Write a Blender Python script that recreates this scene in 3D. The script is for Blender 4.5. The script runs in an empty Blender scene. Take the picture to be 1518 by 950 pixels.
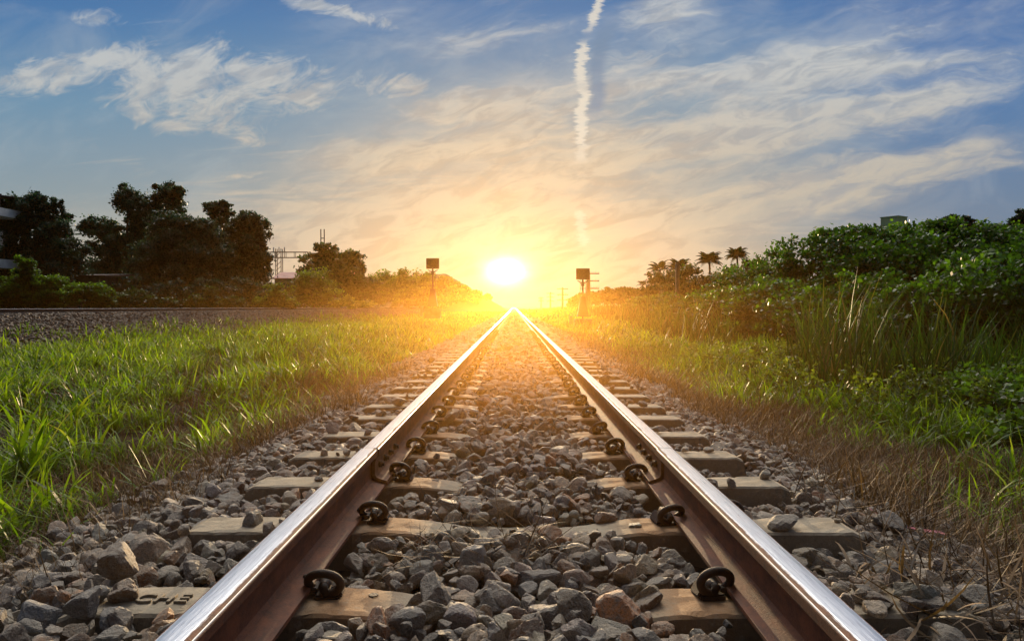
import bpy, bmesh, math, random
import numpy as np
from mathutils import Vector, Matrix, noise as mnoise

random.seed(7)
R = np.random.default_rng(11)
sc = bpy.context.scene
COL = sc.collection
F = 1100.0
CAMZ = 0.66
rad = math.radians


def at(px, py, Y):
    """world point at depth Y (metres along the track) seen at photo pixel px,py"""
    return np.array([(px - 762) / F * Y, Y, CAMZ - (py - 455) / F * Y])


def lin(r, g, b):
    return tuple(((c / 255) / 12.92 if c <= 10 else ((c / 255 + .055) / 1.055) ** 2.4) for c in (r, g, b))


# ------------------------------------------------------------------ tags
def tag(o, label=None, cat=None, group=None, kind=None):
    if label: o['label'] = label
    if cat: o['category'] = cat
    if group: o['group'] = group
    if kind: o['kind'] = kind
    return o


def empty(name, loc=(0, 0, 0), rz=0):
    o = bpy.data.objects.new(name, None)
    COL.objects.link(o)
    o.location = loc
    o.rotation_euler = (0, 0, rz)
    o.empty_display_size = .1
    return o


def link(name, me, mat=None, parent=None, loc=None):
    o = bpy.data.objects.new(name, me)
    COL.objects.link(o)
    if mat is not None:
        me.materials.clear()
        me.materials.append(mat)
    if parent is not None: o.parent = parent
    if loc is not None: o.location = loc
    return o


def np_mesh(name, V, Fc, col=None, smooth=False):
    """V (n,3), Fc (m,k) all faces with k corners"""
    me = bpy.data.meshes.new(name)
    V = np.ascontiguousarray(V, dtype=np.float32)
    Fc = np.ascontiguousarray(Fc, dtype=np.int32)
    m, k = Fc.shape
    me.vertices.add(len(V)); me.vertices.foreach_set('co', V.ravel())
    me.loops.add(m * k); me.loops.foreach_set('vertex_index', Fc.ravel())
    me.polygons.add(m)
    me.polygons.foreach_set('loop_start', np.arange(0, m * k, k, dtype=np.int32))
    me.polygons.foreach_set('use_smooth', np.full(m, smooth, dtype=bool))
    me.update(calc_edges=True)
    if col is not None:
        a = me.attributes.new('col', 'FLOAT_COLOR', 'POINT')
        c = np.ones((len(V), 4), dtype=np.float32); c[:, :3] = col
        a.data.foreach_set('color', c.ravel())
    return me


class MB:
    """collects boxes, tubes, prisms into one mesh"""
    def __init__(s): s.bm = bmesh.new()

    def box(s, c, d, rz=0, rx=0, ry=0, bevel=0):
        r = bmesh.ops.create_cube(s.bm, size=1)
        vs = r['verts']
        M = Matrix.Translation(c) @ Matrix.Rotation(rz, 4, 'Z') @ Matrix.Rotation(ry, 4, 'Y') @ Matrix.Rotation(rx, 4, 'X') @ Matrix.Diagonal((*d, 1))
        bmesh.ops.transform(s.bm, matrix=M, verts=vs)
        if bevel:
            es = list({e for v in vs for e in v.link_edges})
            bmesh.ops.bevel(s.bm, geom=es, offset=bevel, segments=2, affect='EDGES')
        return s

    def tube(s, pts, rads, n=8, cap=True):
        pts = [Vector(p) for p in pts]
        if not hasattr(rads, '__len__'): rads = [rads] * len(pts)
        rings = []; prev = None
        for i, p in enumerate(pts):
            t = (pts[min(i + 1, len(pts) - 1)] - pts[max(i - 1, 0)]).normalized()
            if prev is None:
                a = Vector((0, 0, 1)) if abs(t.z) < .9 else Vector((1, 0, 0))
                u = t.cross(a).normalized()
            else:
                u = (prev - t * prev.dot(t)).normalized()
            prev = u
            w = t.cross(u)
            rings.append([s.bm.verts.new(p + (u * math.cos(2 * math.pi * k / n) + w * math.sin(2 * math.pi * k / n)) * rads[i]) for k in range(n)])
        for a, b in zip(rings, rings[1:]):
            for k in range(n):
                f = s.bm.faces.new((a[k], a[(k + 1) % n], b[(k + 1) % n], b[k])); f.smooth = True
        if cap:
            s.bm.faces.new(rings[0][::-1]); s.bm.faces.new(rings[-1])
        return s

    def prism(s, prof, y0, y1, ys=None, smooth=False):
        """profile of (x,z) points extruded along y"""
        ys = ys or [y0, y1]
        rings = [[s.bm.verts.new((x, y, z)) for x, z in prof] for y in ys]
        n = len(prof)
        for a, b in zip(rings, rings[1:]):
            for k in range(n):
                f = s.bm.faces.new((a[k], a[(k + 1) % n], b[(k + 1) % n], b[k])); f.smooth = smooth
        s.bm.faces.new(rings[0][::-1]); s.bm.faces.new(rings[-1])
        return s

    def build(s, name, mat, parent=None, loc=None):
        bmesh.ops.recalc_face_normals(s.bm, faces=s.bm.faces[:])
        me = bpy.data.meshes.new(name); s.bm.to_mesh(me); s.bm.free()
        return link(name, me, mat, parent, loc)


# ------------------------------------------------------------------ shader helpers
class N:
    def __init__(s, tree): s.t = tree
    def new(s, typ, ins=None, **kw):
        n = s.t.nodes.new(typ)
        for k, v in kw.items(): setattr(n, k, v)
        for k, v in (ins or {}).items(): s.set(n.inputs[k], v)
        return n
    def set(s, sock, v):
        if isinstance(v, E): s.t.links.new(v.s, sock)
        elif isinstance(v, bpy.types.NodeSocket): s.t.links.new(v, sock)
        elif isinstance(v, bpy.types.Node): s.t.links.new(v.outputs[0], sock)
        else: sock.default_value = v
    def math(s, op, *a, clamp=False):
        n = s.t.nodes.new('ShaderNodeMath'); n.operation = op; n.use_clamp = clamp
        for i, v in enumerate(a): s.set(n.inputs[i], v)
        return E(s, n.outputs[0])
    def xyz(s, x, y, z): return s.new('ShaderNodeCombineXYZ', {0: x, 1: y, 2: z}).outputs[0]
    def noise(s, vec, scale, detail=4, rough=.5, dist=0):
        n = s.new('ShaderNodeTexNoise', {'Vector': vec, 'Scale': scale, 'Detail': detail, 'Roughness': rough, 'Distortion': dist})
        return E(s, n.outputs[0])
    def ss(s, v, a, b):
        n = s.new('ShaderNodeMapRange', {'Value': v, 'From Min': a, 'From Max': b}); n.interpolation_type = 'SMOOTHSTEP'
        return E(s, n.outputs[0])
    def mix(s, f, a, b, blend='MIX'):
        n = s.t.nodes.new('ShaderNodeMix'); n.data_type = 'RGBA'; n.blend_type = blend
        s.set(n.inputs[0], f)
        for i, v in ((6, a), (7, b)):
            if isinstance(v, tuple) and len(v) == 3: v = (*v, 1)
            s.set(n.inputs[i], v)
        return n.outputs[2]
    def ramp(s, f, stops):
        n = s.t.nodes.new('ShaderNodeValToRGB'); s.set(n.inputs[0], f)
        e = n.color_ramp.elements
        while len(e) < len(stops): e.new(.5)
        for q, (p, c) in zip(e, stops): q.position = p; q.color = (*c, 1)
        return n.outputs[0]


class E:
    def __init__(s, n, sock): s.n = n; s.s = sock
    def __add__(s, o): return s.n.math('ADD', s, o)
    __radd__ = __add__
    def __sub__(s, o): return s.n.math('SUBTRACT', s, o)
    def __rsub__(s, o): return s.n.math('SUBTRACT', o, s)
    def __mul__(s, o): return s.n.math('MULTIPLY', s, o)
    __rmul__ = __mul__
    def __truediv__(s, o): return s.n.math('DIVIDE', s, o)
    def __pow__(s, o): return s.n.math('POWER', s, o)


def material(name):
    m = bpy.data.materials.new(name); m.use_nodes = True
    t = m.node_tree; t.nodes.clear()
    n = N(t); out = n.new('ShaderNodeOutputMaterial')
    return m, n, out


def pbsdf(n, out, color, rough=.8, metal=0, spec=.4, normal=None):
    b = n.new('ShaderNodeBsdfPrincipled')
    if isinstance(color, tuple): color = (*color[:3], 1)
    n.set(b.inputs['Base Color'], color); n.set(b.inputs['Roughness'], rough); n.set(b.inputs['Metallic'], metal)
    n.set(b.inputs['Specular IOR Level'], spec)
    if normal is not None: n.set(b.inputs['Normal'], normal)
    n.t.links.new(b.outputs[0], out.inputs[0])
    return b


def bump(n, h, strength, dist):
    return n.new('ShaderNodeBump', {'Strength': strength, 'Distance': dist, 'Height': h}).outputs[0]


def simple(name, c1, c2, scale=5, rough=.8, metal=0, bs=.3, bd=.02, spec=.4, coord='Object'):
    m, n, out = material(name)
    tc = n.new('ShaderNodeTexCoord').outputs[coord]
    f = n.noise(tc, scale, 6, .65)
    c = n.mix(n.ss(f, .3, .7), c1, c2)
    pbsdf(n, out, c, rough, metal, spec, bump(n, n.noise(tc, scale * 6, 4, .6), bs, bd))
    return m


def mat_stone(dark=1.0):
    m, n, out = material('ballast stone')
    tc = n.new('ShaderNodeTexCoord').outputs['Object']
    a = n.new('ShaderNodeAttribute', attribute_name='col').outputs['Color']
    f1 = n.noise(tc, 38, 5, .7, 1.0)
    f2 = n.noise(tc, 230, 4, .7)
    c = n.mix(n.ss(f1, .38, .68), a, (.30, .27, .23), 'MIX')
    c = n.mix(.8, a, c)
    f3 = n.noise(tc, 16, 4, .6)
    c = n.mix(n.ss(f3, .55, .72) * .6, c, (.20, .115, .055))
    c = n.mix(n.ss(f2, .55, .72) * .45, c, (.5, .48, .44))
    c = n.mix(n.ss(f2, .5, .3) * .6, c, (.03, .027, .025))
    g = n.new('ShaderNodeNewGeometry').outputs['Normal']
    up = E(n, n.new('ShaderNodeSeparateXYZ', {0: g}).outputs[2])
    c = n.mix(n.ss(up, .35, .95) * .38, c, (.54, .47, .38))  # upward faces lightened in colour to imitate light on the stone tops
    if dark != 1.0: c = n.mix(1.0, c, (dark, dark * .92, dark * .84), 'MULTIPLY')
    h = n.noise(tc, 60, 6, .7) + n.noise(tc, 320, 3, .6) * .35
    pbsdf(n, out, c, .68, 0, .4, bump(n, h, 1.0, .012))
    return m


def mat_leaf(name, trans=.4, rough=.4, gain=1.5, spec=.4):
    m, n, out = material(name)
    a = n.new('ShaderNodeAttribute', attribute_name='col').outputs['Color']
    tc = n.new('ShaderNodeTexCoord').outputs['Object']
    a2 = n.mix(1.0, a, n.ramp(n.noise(tc, 3.0, 3), [(.3, (.75, .75, .75)), (.7, (1.2, 1.2, 1.1))]), 'MULTIPLY')
    b = n.new('ShaderNodeBsdfPrincipled', {'Base Color': a2, 'Roughness': rough, 'Specular IOR Level': spec})
    tcx = n.mix(1.0, a2, (gain * 1.15, gain * 1.1, gain * .45), 'MULTIPLY')
    t = n.new('ShaderNodeBsdfTranslucent', {'Color': tcx})
    mx = n.new('ShaderNodeMixShader', {0: trans, 1: b.outputs[0], 2: t.outputs[0]})
    n.t.links.new(mx.outputs[0], out.inputs[0])
    return m


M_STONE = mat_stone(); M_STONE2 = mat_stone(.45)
M_GRASS = mat_leaf('grass blade', .38, .45, 2.2, .22)
M_DRY = mat_leaf('dry grass blade', .10, .6, 1.2, .15)
M_LEAF = mat_leaf('tree leaf', .22, .5, 1.5, .3)
M_VINE = mat_leaf('vine leaf', .4, .45, 1.8, .3)
M_REED = mat_leaf('reed leaf', .25, .55, 1.6, .2)
M_BARK = simple('bark', (.05, .035, .025), (.12, .09, .06), 6, .9)
M_CONC = None


def mat_concrete(name, rusty):
    m, n, out = material(name)
    tc = n.new('ShaderNodeTexCoord').outputs['Object']
    big = n.noise(tc, 7, 5, .6, .5); fine = n.noise(tc, 120, 4, .7)
    c = n.mix(n.ss(big, .3, .7), (.30, .25, .18), (.46, .39, .29))
    c = n.mix(n.ss(fine, .52, .75) * .5, c, (.12, .10, .08))
    x = n.math('ABSOLUTE', E(n, n.new('ShaderNodeSeparateXYZ', {0: tc}).outputs[0]))
    if rusty:   # rust washed off the rail seats
        band = n.math('SUBTRACT', 1.0, n.math('ABSOLUTE', (x - .40) / .22), clamp=True)
        c = n.mix(n.ss(band + (big - .5) * .9, .25, .95) * .75, c, (.42, .21, .08))
    stain = n.ss(n.noise(tc, 16, 5, .7), .6, .75)
    c = n.mix(stain * .6, c, (.09, .065, .045))
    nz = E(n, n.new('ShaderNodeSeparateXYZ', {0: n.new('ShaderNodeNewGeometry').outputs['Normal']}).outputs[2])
    c = n.mix(n.ss(nz, .8, .3) * .6, c, (.075, .06, .045))  # side faces darkened in colour to deepen their shade
    c = n.mix(n.ss(n.noise(tc, 45, 4, .7), .5, .8) * .5, c, (.40, .36, .29))
    pit = n.ss(n.noise(tc, 260, 2, .5), .62, .7)
    pbsdf(n, out, c, .85, 0, .3, bump(n, fine * .6 - pit * .8 + big, .6, .006))
    return m


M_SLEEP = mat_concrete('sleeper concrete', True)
M_CONC = mat_concrete('plain concrete', False)


def mat_rail():
    m, n, out = material('rail steel')
    tc = n.new('ShaderNodeTexCoord').outputs['Object']
    sp = n.new('ShaderNodeSeparateXYZ', {0: tc})
    x, y, z = (E(n, o) for o in sp.outputs)
    longv = n.xyz(x * 60, y * 1.6, z * 60)
    streak = n.noise(longv, 4, 5, .65)
    blot = n.noise(n.xyz(x * 12, y * 5, z * 12), 2.2, 6, .7, .3)
    # x > 0 is the gauge (inner) side after the object is turned
    edge = (streak - .5) * .010 + (blot - .5) * .012
    band = n.ss(x + edge, -.0275, -.0245) * n.ss(x + edge, .0225, .0180)
    lip = n.ss(x, .0285, .0295) * n.ss(x, .0330, .0315) * n.ss(z, .1300, .1318)
    top = n.ss(z, .1330, .1345)
    pol = n.math('MAXIMUM', band * top, lip * .8)
    rust = n.mix(n.ss(blot, .3, .7), (.062, .019, .009), (.19, .058, .022))
    rust = n.mix(n.ss(n.noise(tc, 55, 5, .7), .5, .75) * .6, rust, (.035, .017, .011))
    steel = n.mix(n.ss(streak, .35, .7), (.66, .68, .72), (.86, .88, .92))
    steel = n.mix(n.ss(n.noise(longv, 9, 3, .6), .60, .70) * .55, steel, (.24, .20, .19))
    c = n.mix(pol, rust, steel)
    h = n.noise(n.xyz(x * 90, y * 6, z * 90), 3, 4, .6) * (pol * .35) + n.noise(tc, 160, 4, .7) * (1.0 - pol)
    pbsdf(n, out, c, n.math('ADD', .68 - pol * .44, streak * .10), pol * .92, .4, bump(n, h, .5, .0025))
    return m


M_RAIL = mat_rail()
M_RAIL2 = simple('dark rail steel', (.012, .009, .008), (.035, .022, .016), 6, .6, .2, .3, .004)
M_CLIP = simple('clip steel', (.012, .007, .005), (.04, .020, .012), 40, .62, .1, .5, .004, .4)
M_RUST = simple('rusty plate', (.10, .042, .02), (.22, .10, .045), 25, .75, .1, .5, .006)
M_DARKMETAL = simple('dark painted metal', (.05, .035, .03), (.09, .06, .05), 3, .6, .2)
M_WHITE = simple('weathered white paint', (.55, .55, .55), (.75, .75, .74), 2, .8)
M_GREENP = simple('pale green wall paint', (.22, .38, .24), (.30, .47, .31), .6, .8)
M_ROOF = simple('red tin roof', (.38, .14, .10), (.55, .25, .2), 1.2, .6)
M_WALL = simple('grey wall', (.20, .19, .18), (.32, .30, .28), 1.0, .85)
M_DARKCONC = simple('stained concrete', (.07, .055, .045), (.14, .11, .09), 4, .9)
M_GLASS = simple('dark window glass', (.02, .025, .03), (.05, .06, .07), 1.0, .15)
M_PINK = simple('pink plastic', (.70, .16, .20), (.85, .32, .34), 30, .35)


# ------------------------------------------------------------------ ground
def gh(x, y):
    """height of the ground"""
    x = np.asarray(x, float); y = np.asarray(y, float)
    z = -.34 + .04 * np.sin(x * .9 + y * .31) + .03 * np.sin(x * 2.3 - y * .7 + 1)
    z = z + .05 * np.clip((np.abs(x) - 30) / 60, 0, 1)
    z = z + np.clip((x - 4.0) / 6, 0, 1) * .35 * np.clip((y - 3) / 6, 0, 1)
    z = z + .55 * np.clip((-x - 14) / 3, 0, 1)
    return z


def sheet(name, xs, ys, zf, mat, kind='structure'):
    X, Y = np.meshgrid(xs, ys)
    V = np.stack([X, Y, zf(X, Y)], -1).reshape(-1, 3)
    nx, ny = len(xs), len(ys)
    i = (np.arange(ny - 1)[:, None] * nx + np.arange(nx - 1)[None]).ravel()
    Fc = np.stack([i, i + 1, i + nx + 1, i + nx], -1)
    o = link(name, np_mesh(name, V, Fc, smooth=True), mat)
    o['kind'] = kind
    return o


def mat_ground():
    m, n, out = material('soil and grass ground')
    tc = n.new('ShaderNodeTexCoord').outputs['Object']
    f = n.noise(tc, .8, 6, .7); g = n.noise(tc, 14, 5, .7)
    y = E(n, n.new('ShaderNodeSeparateXYZ', {0: tc}).outputs[1])
    soil = n.mix(n.ss(g, .3, .7), (.018, .012, .008), (.055, .036, .022))
    far = n.mix(n.ss(f, .3, .7), (.07, .10, .02), (.13, .15, .035))
    c = n.mix(n.ss(y, 18, 60), soil, far)
    pbsdf(n, out, c, .95, 0, .1, bump(n, g, .8, .05))
    return m


def mat_bed(dark=1.0):
    m, n, out = material('ballast bed')
    tc = n.new('ShaderNodeTexCoord').outputs['Object']
    v = n.new('ShaderNodeTexVoronoi', {'Vector': tc, 'Scale': 19.0})
    y = E(n, n.new('ShaderNodeSeparateXYZ', {0: tc}).outputs[1])
    cell = E(n, n.new('ShaderNodeSeparateXYZ', {0: v.outputs['Color']}).outputs[0])
    c = n.mix(cell, (.045, .04, .035), (.20, .165, .13))
    c = n.mix(n.ss(y, 6, 16), n.mix(.7, c, (.018, .014, .011)), c)
    c = n.mix(1.0, c, (dark, dark, dark), 'MULTIPLY')
    h = 1.0 - E(n, v.outputs['Distance'])
    pbsdf(n, out, c, .9, 0, .2, bump(n, h, 1.0, .03))
    return m


def spaced(a, b, first, grow):
    out = [a]; s = first
    while out[-1] < b:
        out.append(out[-1] + s); s *= grow
    return np.array(out)


ys = np.concatenate([np.linspace(-6, 12, 70), spaced(12.5, 1500, .6, 1.07)])
xp = spaced(0, 700, .35, 1.06)
sheet('ground', np.concatenate([-xp[::-1], xp[1:]]), ys, gh, mat_ground())
M_BED = mat_bed()
XC = .0105


def bedz(x, y=0):
    d = np.abs(np.asarray(x, float) - XC)
    return np.interp(d, [0, .35, .5, .95, 1.15, 1.4, 1.8, 2.2], [-.075, -.085, -.10, -.125, -.135, -.20, -.30, -.45])


def bed2z(x, y=0):
    return np.interp(np.asarray(x, float), [-19.2, -17, -16.2, -14.6, -13.3, -12.9, -11.5, -9.9, -9.4],
                     [-.1, .36, .42, .43, .43, .40, .12, -.30, -.48])


yb = np.concatenate([np.arange(-4, 14, .12), spaced(14, 1400, .5, 1.05)])
sheet('track_bed', np.linspace(XC - 2.2, XC + 2.2, 37), yb, lambda x, y: bedz(x) + .012 * np.sin(x * 21) * np.sin(y * 17), M_BED)
sheet('second_track_bed', np.linspace(-19.2, -9.4, 60), np.concatenate([np.arange(-4, 60, .4), spaced(60, 1400, .8, 1.06)]),
      lambda x, y: bed2z(x) + .01 * np.sin(x * 9) * np.sin(y * 7), mat_bed(.35))


# ------------------------------------------------------------------ stones
def ico(sub):
    bm = bmesh.new(); bmesh.ops.create_icosphere(bm, subdivisions=sub, radius=1)
    V = np.array([v.co[:] for v in bm.verts]); Fc = np.array([[v.index for v in f.verts] for f in bm.faces])
    bm.free(); return V, Fc


ICO = {k: ico(k) for k in (1, 2, 3, 4)}


def rock(sub, rng):
    D, Fc = ICO[sub]
    n = rng.integers(8, 13)
    nm = rng.normal(size=(n, 3)); nm /= np.linalg.norm(nm, axis=1)[:, None]
    d = rng.uniform(.50, 1.0, n)
    dot = D @ nm.T
    r = np.where(dot > .05, d / np.maximum(dot, .05), 9)
    r = np.sort(r, 1)
    k = 55.0
    rr = -np.log(np.exp(-k * np.minimum(r[:, :4], 1.35)).sum(1)) / k
    rr = np.minimum(rr, 1.25)
    if sub >= 3:
        off = rng.uniform(0, 50)
        nz = np.array([mnoise.fractal(Vector(v) * 2.3 + Vector((off, off, 0)), .8, 2.1, 5) for v in D])
        rr = rr * (1 + .075 * nz)
    V = D * rr[:, None] * np.array([1, rng.uniform(.65, .95), rng.uniform(.5, .8)])
    return V


ROCKS = {1: [rock(1, R) for _ in range(24)], 2: [rock(2, R) for _ in range(30)], 3: [rock(3, R) for _ in range(34)], 4: [rock(4, R) for _ in range(34)]}


def rotmats(n, rng, tilt=.6):
    a = rng.uniform(0, 2 * np.pi, n); b = rng.normal(0, tilt, n); c = rng.normal(0, tilt, n)
    ca, sa, cb, sb, cc, s_c = np.cos(a), np.sin(a), np.cos(b), np.sin(b), np.cos(c), np.sin(c)
    Z = np.zeros((n, 3, 3)); Z[:, 0, 0] = ca; Z[:, 0, 1] = -sa; Z[:, 1, 0] = sa; Z[:, 1, 1] = ca; Z[:, 2, 2] = 1
    X = np.zeros((n, 3, 3)); X[:, 0, 0] = 1; X[:, 1, 1] = cb; X[:, 1, 2] = -sb; X[:, 2, 1] = sb; X[:, 2, 2] = cb
    Yv = np.zeros((n, 3, 3)); Yv[:, 1, 1] = 1; Yv[:, 0, 0] = cc; Yv[:, 0, 2] = s_c; Yv[:, 2, 0] = -s_c; Yv[:, 2, 2] = cc
    return Z @ X @ Yv


PAL = np.array([(.19, .195, .20), (.25, .235, .21), (.13, .125, .12), (.30, .24, .175), (.22, .14, .085), (.40, .36, .30), (.34, .17, .08), (.10, .085, .075)])
PAL = PAL * np.array([1.26, 1.10, .94])
PALW = np.array([.22, .2, .15, .15, .12, .08, .03, .05]); PALW = PALW / PALW.sum()


def stones(P, size, sub, rng, tilt=.55):
    n = len(P); Vs = []; Fs = []; Cs = []; off = 0
    which = rng.integers(0, len(ROCKS[sub]), n)
    Rm = rotmats(n, rng, tilt)
    c = PAL[rng.choice(len(PAL), n, p=PALW)] * rng.uniform(.55, 1.6, (n, 1)) * rng.uniform(.93, 1.07, (n, 3))
    Fc = ICO[sub][1]
    for w in range(len(ROCKS[sub])):
        ix = np.nonzero(which == w)[0]
        if len(ix) == 0: continue
        B = ROCKS[sub][w]
        V = np.einsum('nij,vj->nvi', Rm[ix], B) * (size[ix] / 2)[:, None, None] + P[ix][:, None, :]
        Vs.append(V.reshape(-1, 3))
        Fs.append((Fc[None] + off + (np.arange(len(ix)) * len(B))[:, None, None]).reshape(-1, 3))
        Cs.append(np.repeat(c[ix], len(B), 0)); off += V.shape[0] * V.shape[1]
    return np.concatenate(Vs), np.concatenate(Fs), np.concatenate(Cs)


def grid_pts(x0, x1, y0, y1, dens, rng):
    s = 1 / math.sqrt(dens)
    gx, gy = np.meshgrid(np.arange(x0, x1, s), np.arange(y0, y1, s))
    p = np.stack([gx.ravel(), gy.ravel()], -1)
    return p + rng.uniform(-.48, .48, p.shape) * s


SLY = [1.12, 1.67, 2.24, 2.80, 3.33, 3.87]
while SLY[-1] < 100: SLY.append(SLY[-1] + .55)
SLY = np.array(SLY)
RX = (-.526, .547)


def main_stones(y0, y1, dens, s0, s1, sub, rng):
    Vl = []; off = 0
    for layer in range(2):
        p = grid_pts(-1.75, 1.77, y0, y1, dens * (1 if layer == 0 else .75), rng)
        x, y = p[:, 0], p[:, 1]
        d = np.abs(x - XC)
        size = rng.uniform(s0, s1, len(p)) * rng.choice([.65, 1, 1.5], len(p), p=[.35, .47, .18])
        k = np.abs(y[:, None] - SLY[None, :]).argmin(1)
        dy = np.abs(y - SLY[k])
        lumps = np.array([mnoise.noise(Vector((a * 2.5, b * 2.5, 3))) for a, b in p])
        z = bedz(x) + (.030 if layer == 0 else .060) + lumps * .028 - size * .12 + rng.uniform(-.008, .012, len(p))
        inside = d < .46
        z = z + np.where(inside & (d < .28), .020, 0)
        # heaped higher by the camera
        z = z + np.clip((1.75 - y) / .5, 0, 1) * .035
        z = z + np.where((d > .62) & (x < 0), .030, .006)
        on = (dy < .098 + size * .28) & (d < 1.02)
        mid = d < rng.uniform(.08, .26, len(p))
        allow = mid & (k != 2) & (rng.random(len(p)) < .8)
        allow |= (k == 2) & mid & (rng.random(len(p)) < .12)
        allow |= (k <= 1) & (d < .33) & (x > -.2) & (rng.random(len(p)) < .8)
        allow |= (rng.random(len(p)) < .08) & (k > 1)
        allow |= (k == 1) & (x < -.87) & (rng.random(len(p)) < .5)
        allow |= (k == 1) & (x > .62) & (rng.random(len(p)) < .8)
        allow |= (k == 0) & (rng.random(len(p)) < .7)
        keep = ~on | (allow & (layer == 1))
        z = np.where(on & keep, np.where(d < .4, -.018, .0) + size * .22, z)
        for rx in RX:
            near = np.abs(x - rx) < (.066 + size * .5)
            keep &= ~near
        # room for the clips
        for rx in RX:
            for s in (-1, 1):
                keep &= ~((np.abs(x - rx - s * .10) < .05) & (dy < .08) & (k > 0))
        # thins out under the grass
        keep &= ~((d > 1.45) & (rng.random(len(p)) < .5))
        P = np.stack([x, y, z], -1)[keep]
        V, Fc, C = stones(P, size[keep], sub, rng)
        Vl.append((V, Fc + off, C)); off += len(V)
    return Vl


def join(parts):
    return np.concatenate([a for a, _, _ in parts]), np.concatenate([b for _, b, _ in parts]), np.concatenate([c for _, _, c in parts])


def add_stones(name, chunks, **tags):
    allp = []; off = 0
    for ch in chunks:
        for V, Fc, C in ch:
            allp.append((V, Fc + 0, C))
    # each chunk carries its own offset starting at 0
    out = []; off = 0
    for ch in chunks:
        nv = 0
        for V, Fc, C in ch:
            out.append((V, Fc + off, C)); nv += len(V)
        off += nv
    V, Fc, C = join(out)
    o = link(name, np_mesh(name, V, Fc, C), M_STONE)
    return tag(o, **tags)


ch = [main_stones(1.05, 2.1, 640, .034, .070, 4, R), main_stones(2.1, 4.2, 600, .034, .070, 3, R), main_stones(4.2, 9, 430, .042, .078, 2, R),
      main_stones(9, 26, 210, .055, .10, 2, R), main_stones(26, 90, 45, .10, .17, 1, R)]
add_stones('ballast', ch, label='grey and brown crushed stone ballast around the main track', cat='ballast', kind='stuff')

# the second track's bank
p = np.concatenate([grid_pts(-13.9, -9.6, 11, 40, 110, R), grid_pts(-13.9, -9.6, 40, 90, 40, R)])
sz = R.uniform(.07, .14, len(p))
P = np.stack([p[:, 0], p[:, 1], bed2z(p[:, 0]) + R.uniform(-.01, .035, len(p))], -1)
V, Fc, C = stones(P, sz, 1, R)
C = C * .8
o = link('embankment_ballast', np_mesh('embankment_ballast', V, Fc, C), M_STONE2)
tag(o, 'dark crushed stone on the sloping bank of the second track', 'ballast', kind='stuff')

# a few stones that stand out, each a thing
def single(px, py, Y, w, col, label, tilt=.3, sq=(1, 1, 1)):
    c = at(px, py, Y)
    V = rock(4, R) * np.array(sq)
    V = (V @ rotmats(1, R, tilt)[0].T) * w / 2
    me = np_mesh('stone', V, ICO[4][1], np.tile(col, (len(V), 1)))
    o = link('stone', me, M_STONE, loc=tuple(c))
    tag(o, label, 'stone', 'large loose stones on the ballast')


single(556, 926, 1.50, .062, (.42, .16, .06), 'smooth orange brown stone in front of the first sleeper near the left rail', .1)
single(52, 925, 1.60, .115, (.19, .20, .22), 'large blue grey stone in the bottom left corner of the ballast')
single(168, 925, 1.58, .10, (.20, .20, .20), 'big pale grey stone beside the left rail at the bottom')
single(176, 832, 1.84, .11, (.23, .15, .09), 'big brown pitted stone just behind the lettered sleeper end')
single(660, 748, 2.44, .085, (.26, .21, .15), 'flat topped tan block lying on the second sleeper between the rails', .05)
single(1320, 775, 2.45, .11, (.10, .095, .09), 'dark pointed stone by the sleeper end outside the right rail')
single(640, 880, 1.62, .095, (.13, .11, .09), 'dark brown jagged stone on the first sleeper right of its bolt hole')
single(1275, 835, 2.1, .075, (.36, .33, .28), 'pale rounded stone between two sleeper ends outside the right rail')
single(845, 905, 1.56, .085, (.22, .16, .10), 'brown angular stone between the rails at the foot of the first sleeper')


# ------------------------------------------------------------------ rails
HB = .0625
prof_half = [(HB, 0), (HB, .009), (.045, .0135), (.018, .022), (.009, .032), (.0075, .045), (.0075, .088), (.011, .098), (.030, .106), (.0325, .110),
             (.0325, .128), (.0305, .1325), (.0255, .1352), (.016, .1368), (.006, .1372)]
prof = prof_half + [(-x, z) for x, z in reversed(prof_half)]
RAILZ = .013
RB = .0  # top of rail ends at .15


def rail(name, x, y0, y1, flip, label, cat='rail', z=RAILZ, group=None, dx=0):
    ys = [y0]
    while ys[-1] < y1: ys.append(min(y1, ys[-1] * 1.3 + 1.0 if ys[-1] > 0 else ys[-1] + 1.5))
    b = MB().prism(prof, 0, 0, ys=[y - y0 for y in ys])
    # the origin is at the near end; turned so that local +x is the gauge side
    o = b.build(name, M_RAIL)
    for f in o.data.polygons: f.use_smooth = False
    o.location = (x + dx, y0, z)
    if flip:
        o.scale = (-1, 1, 1)
    tag(o, label, cat, group)
    return o


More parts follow.
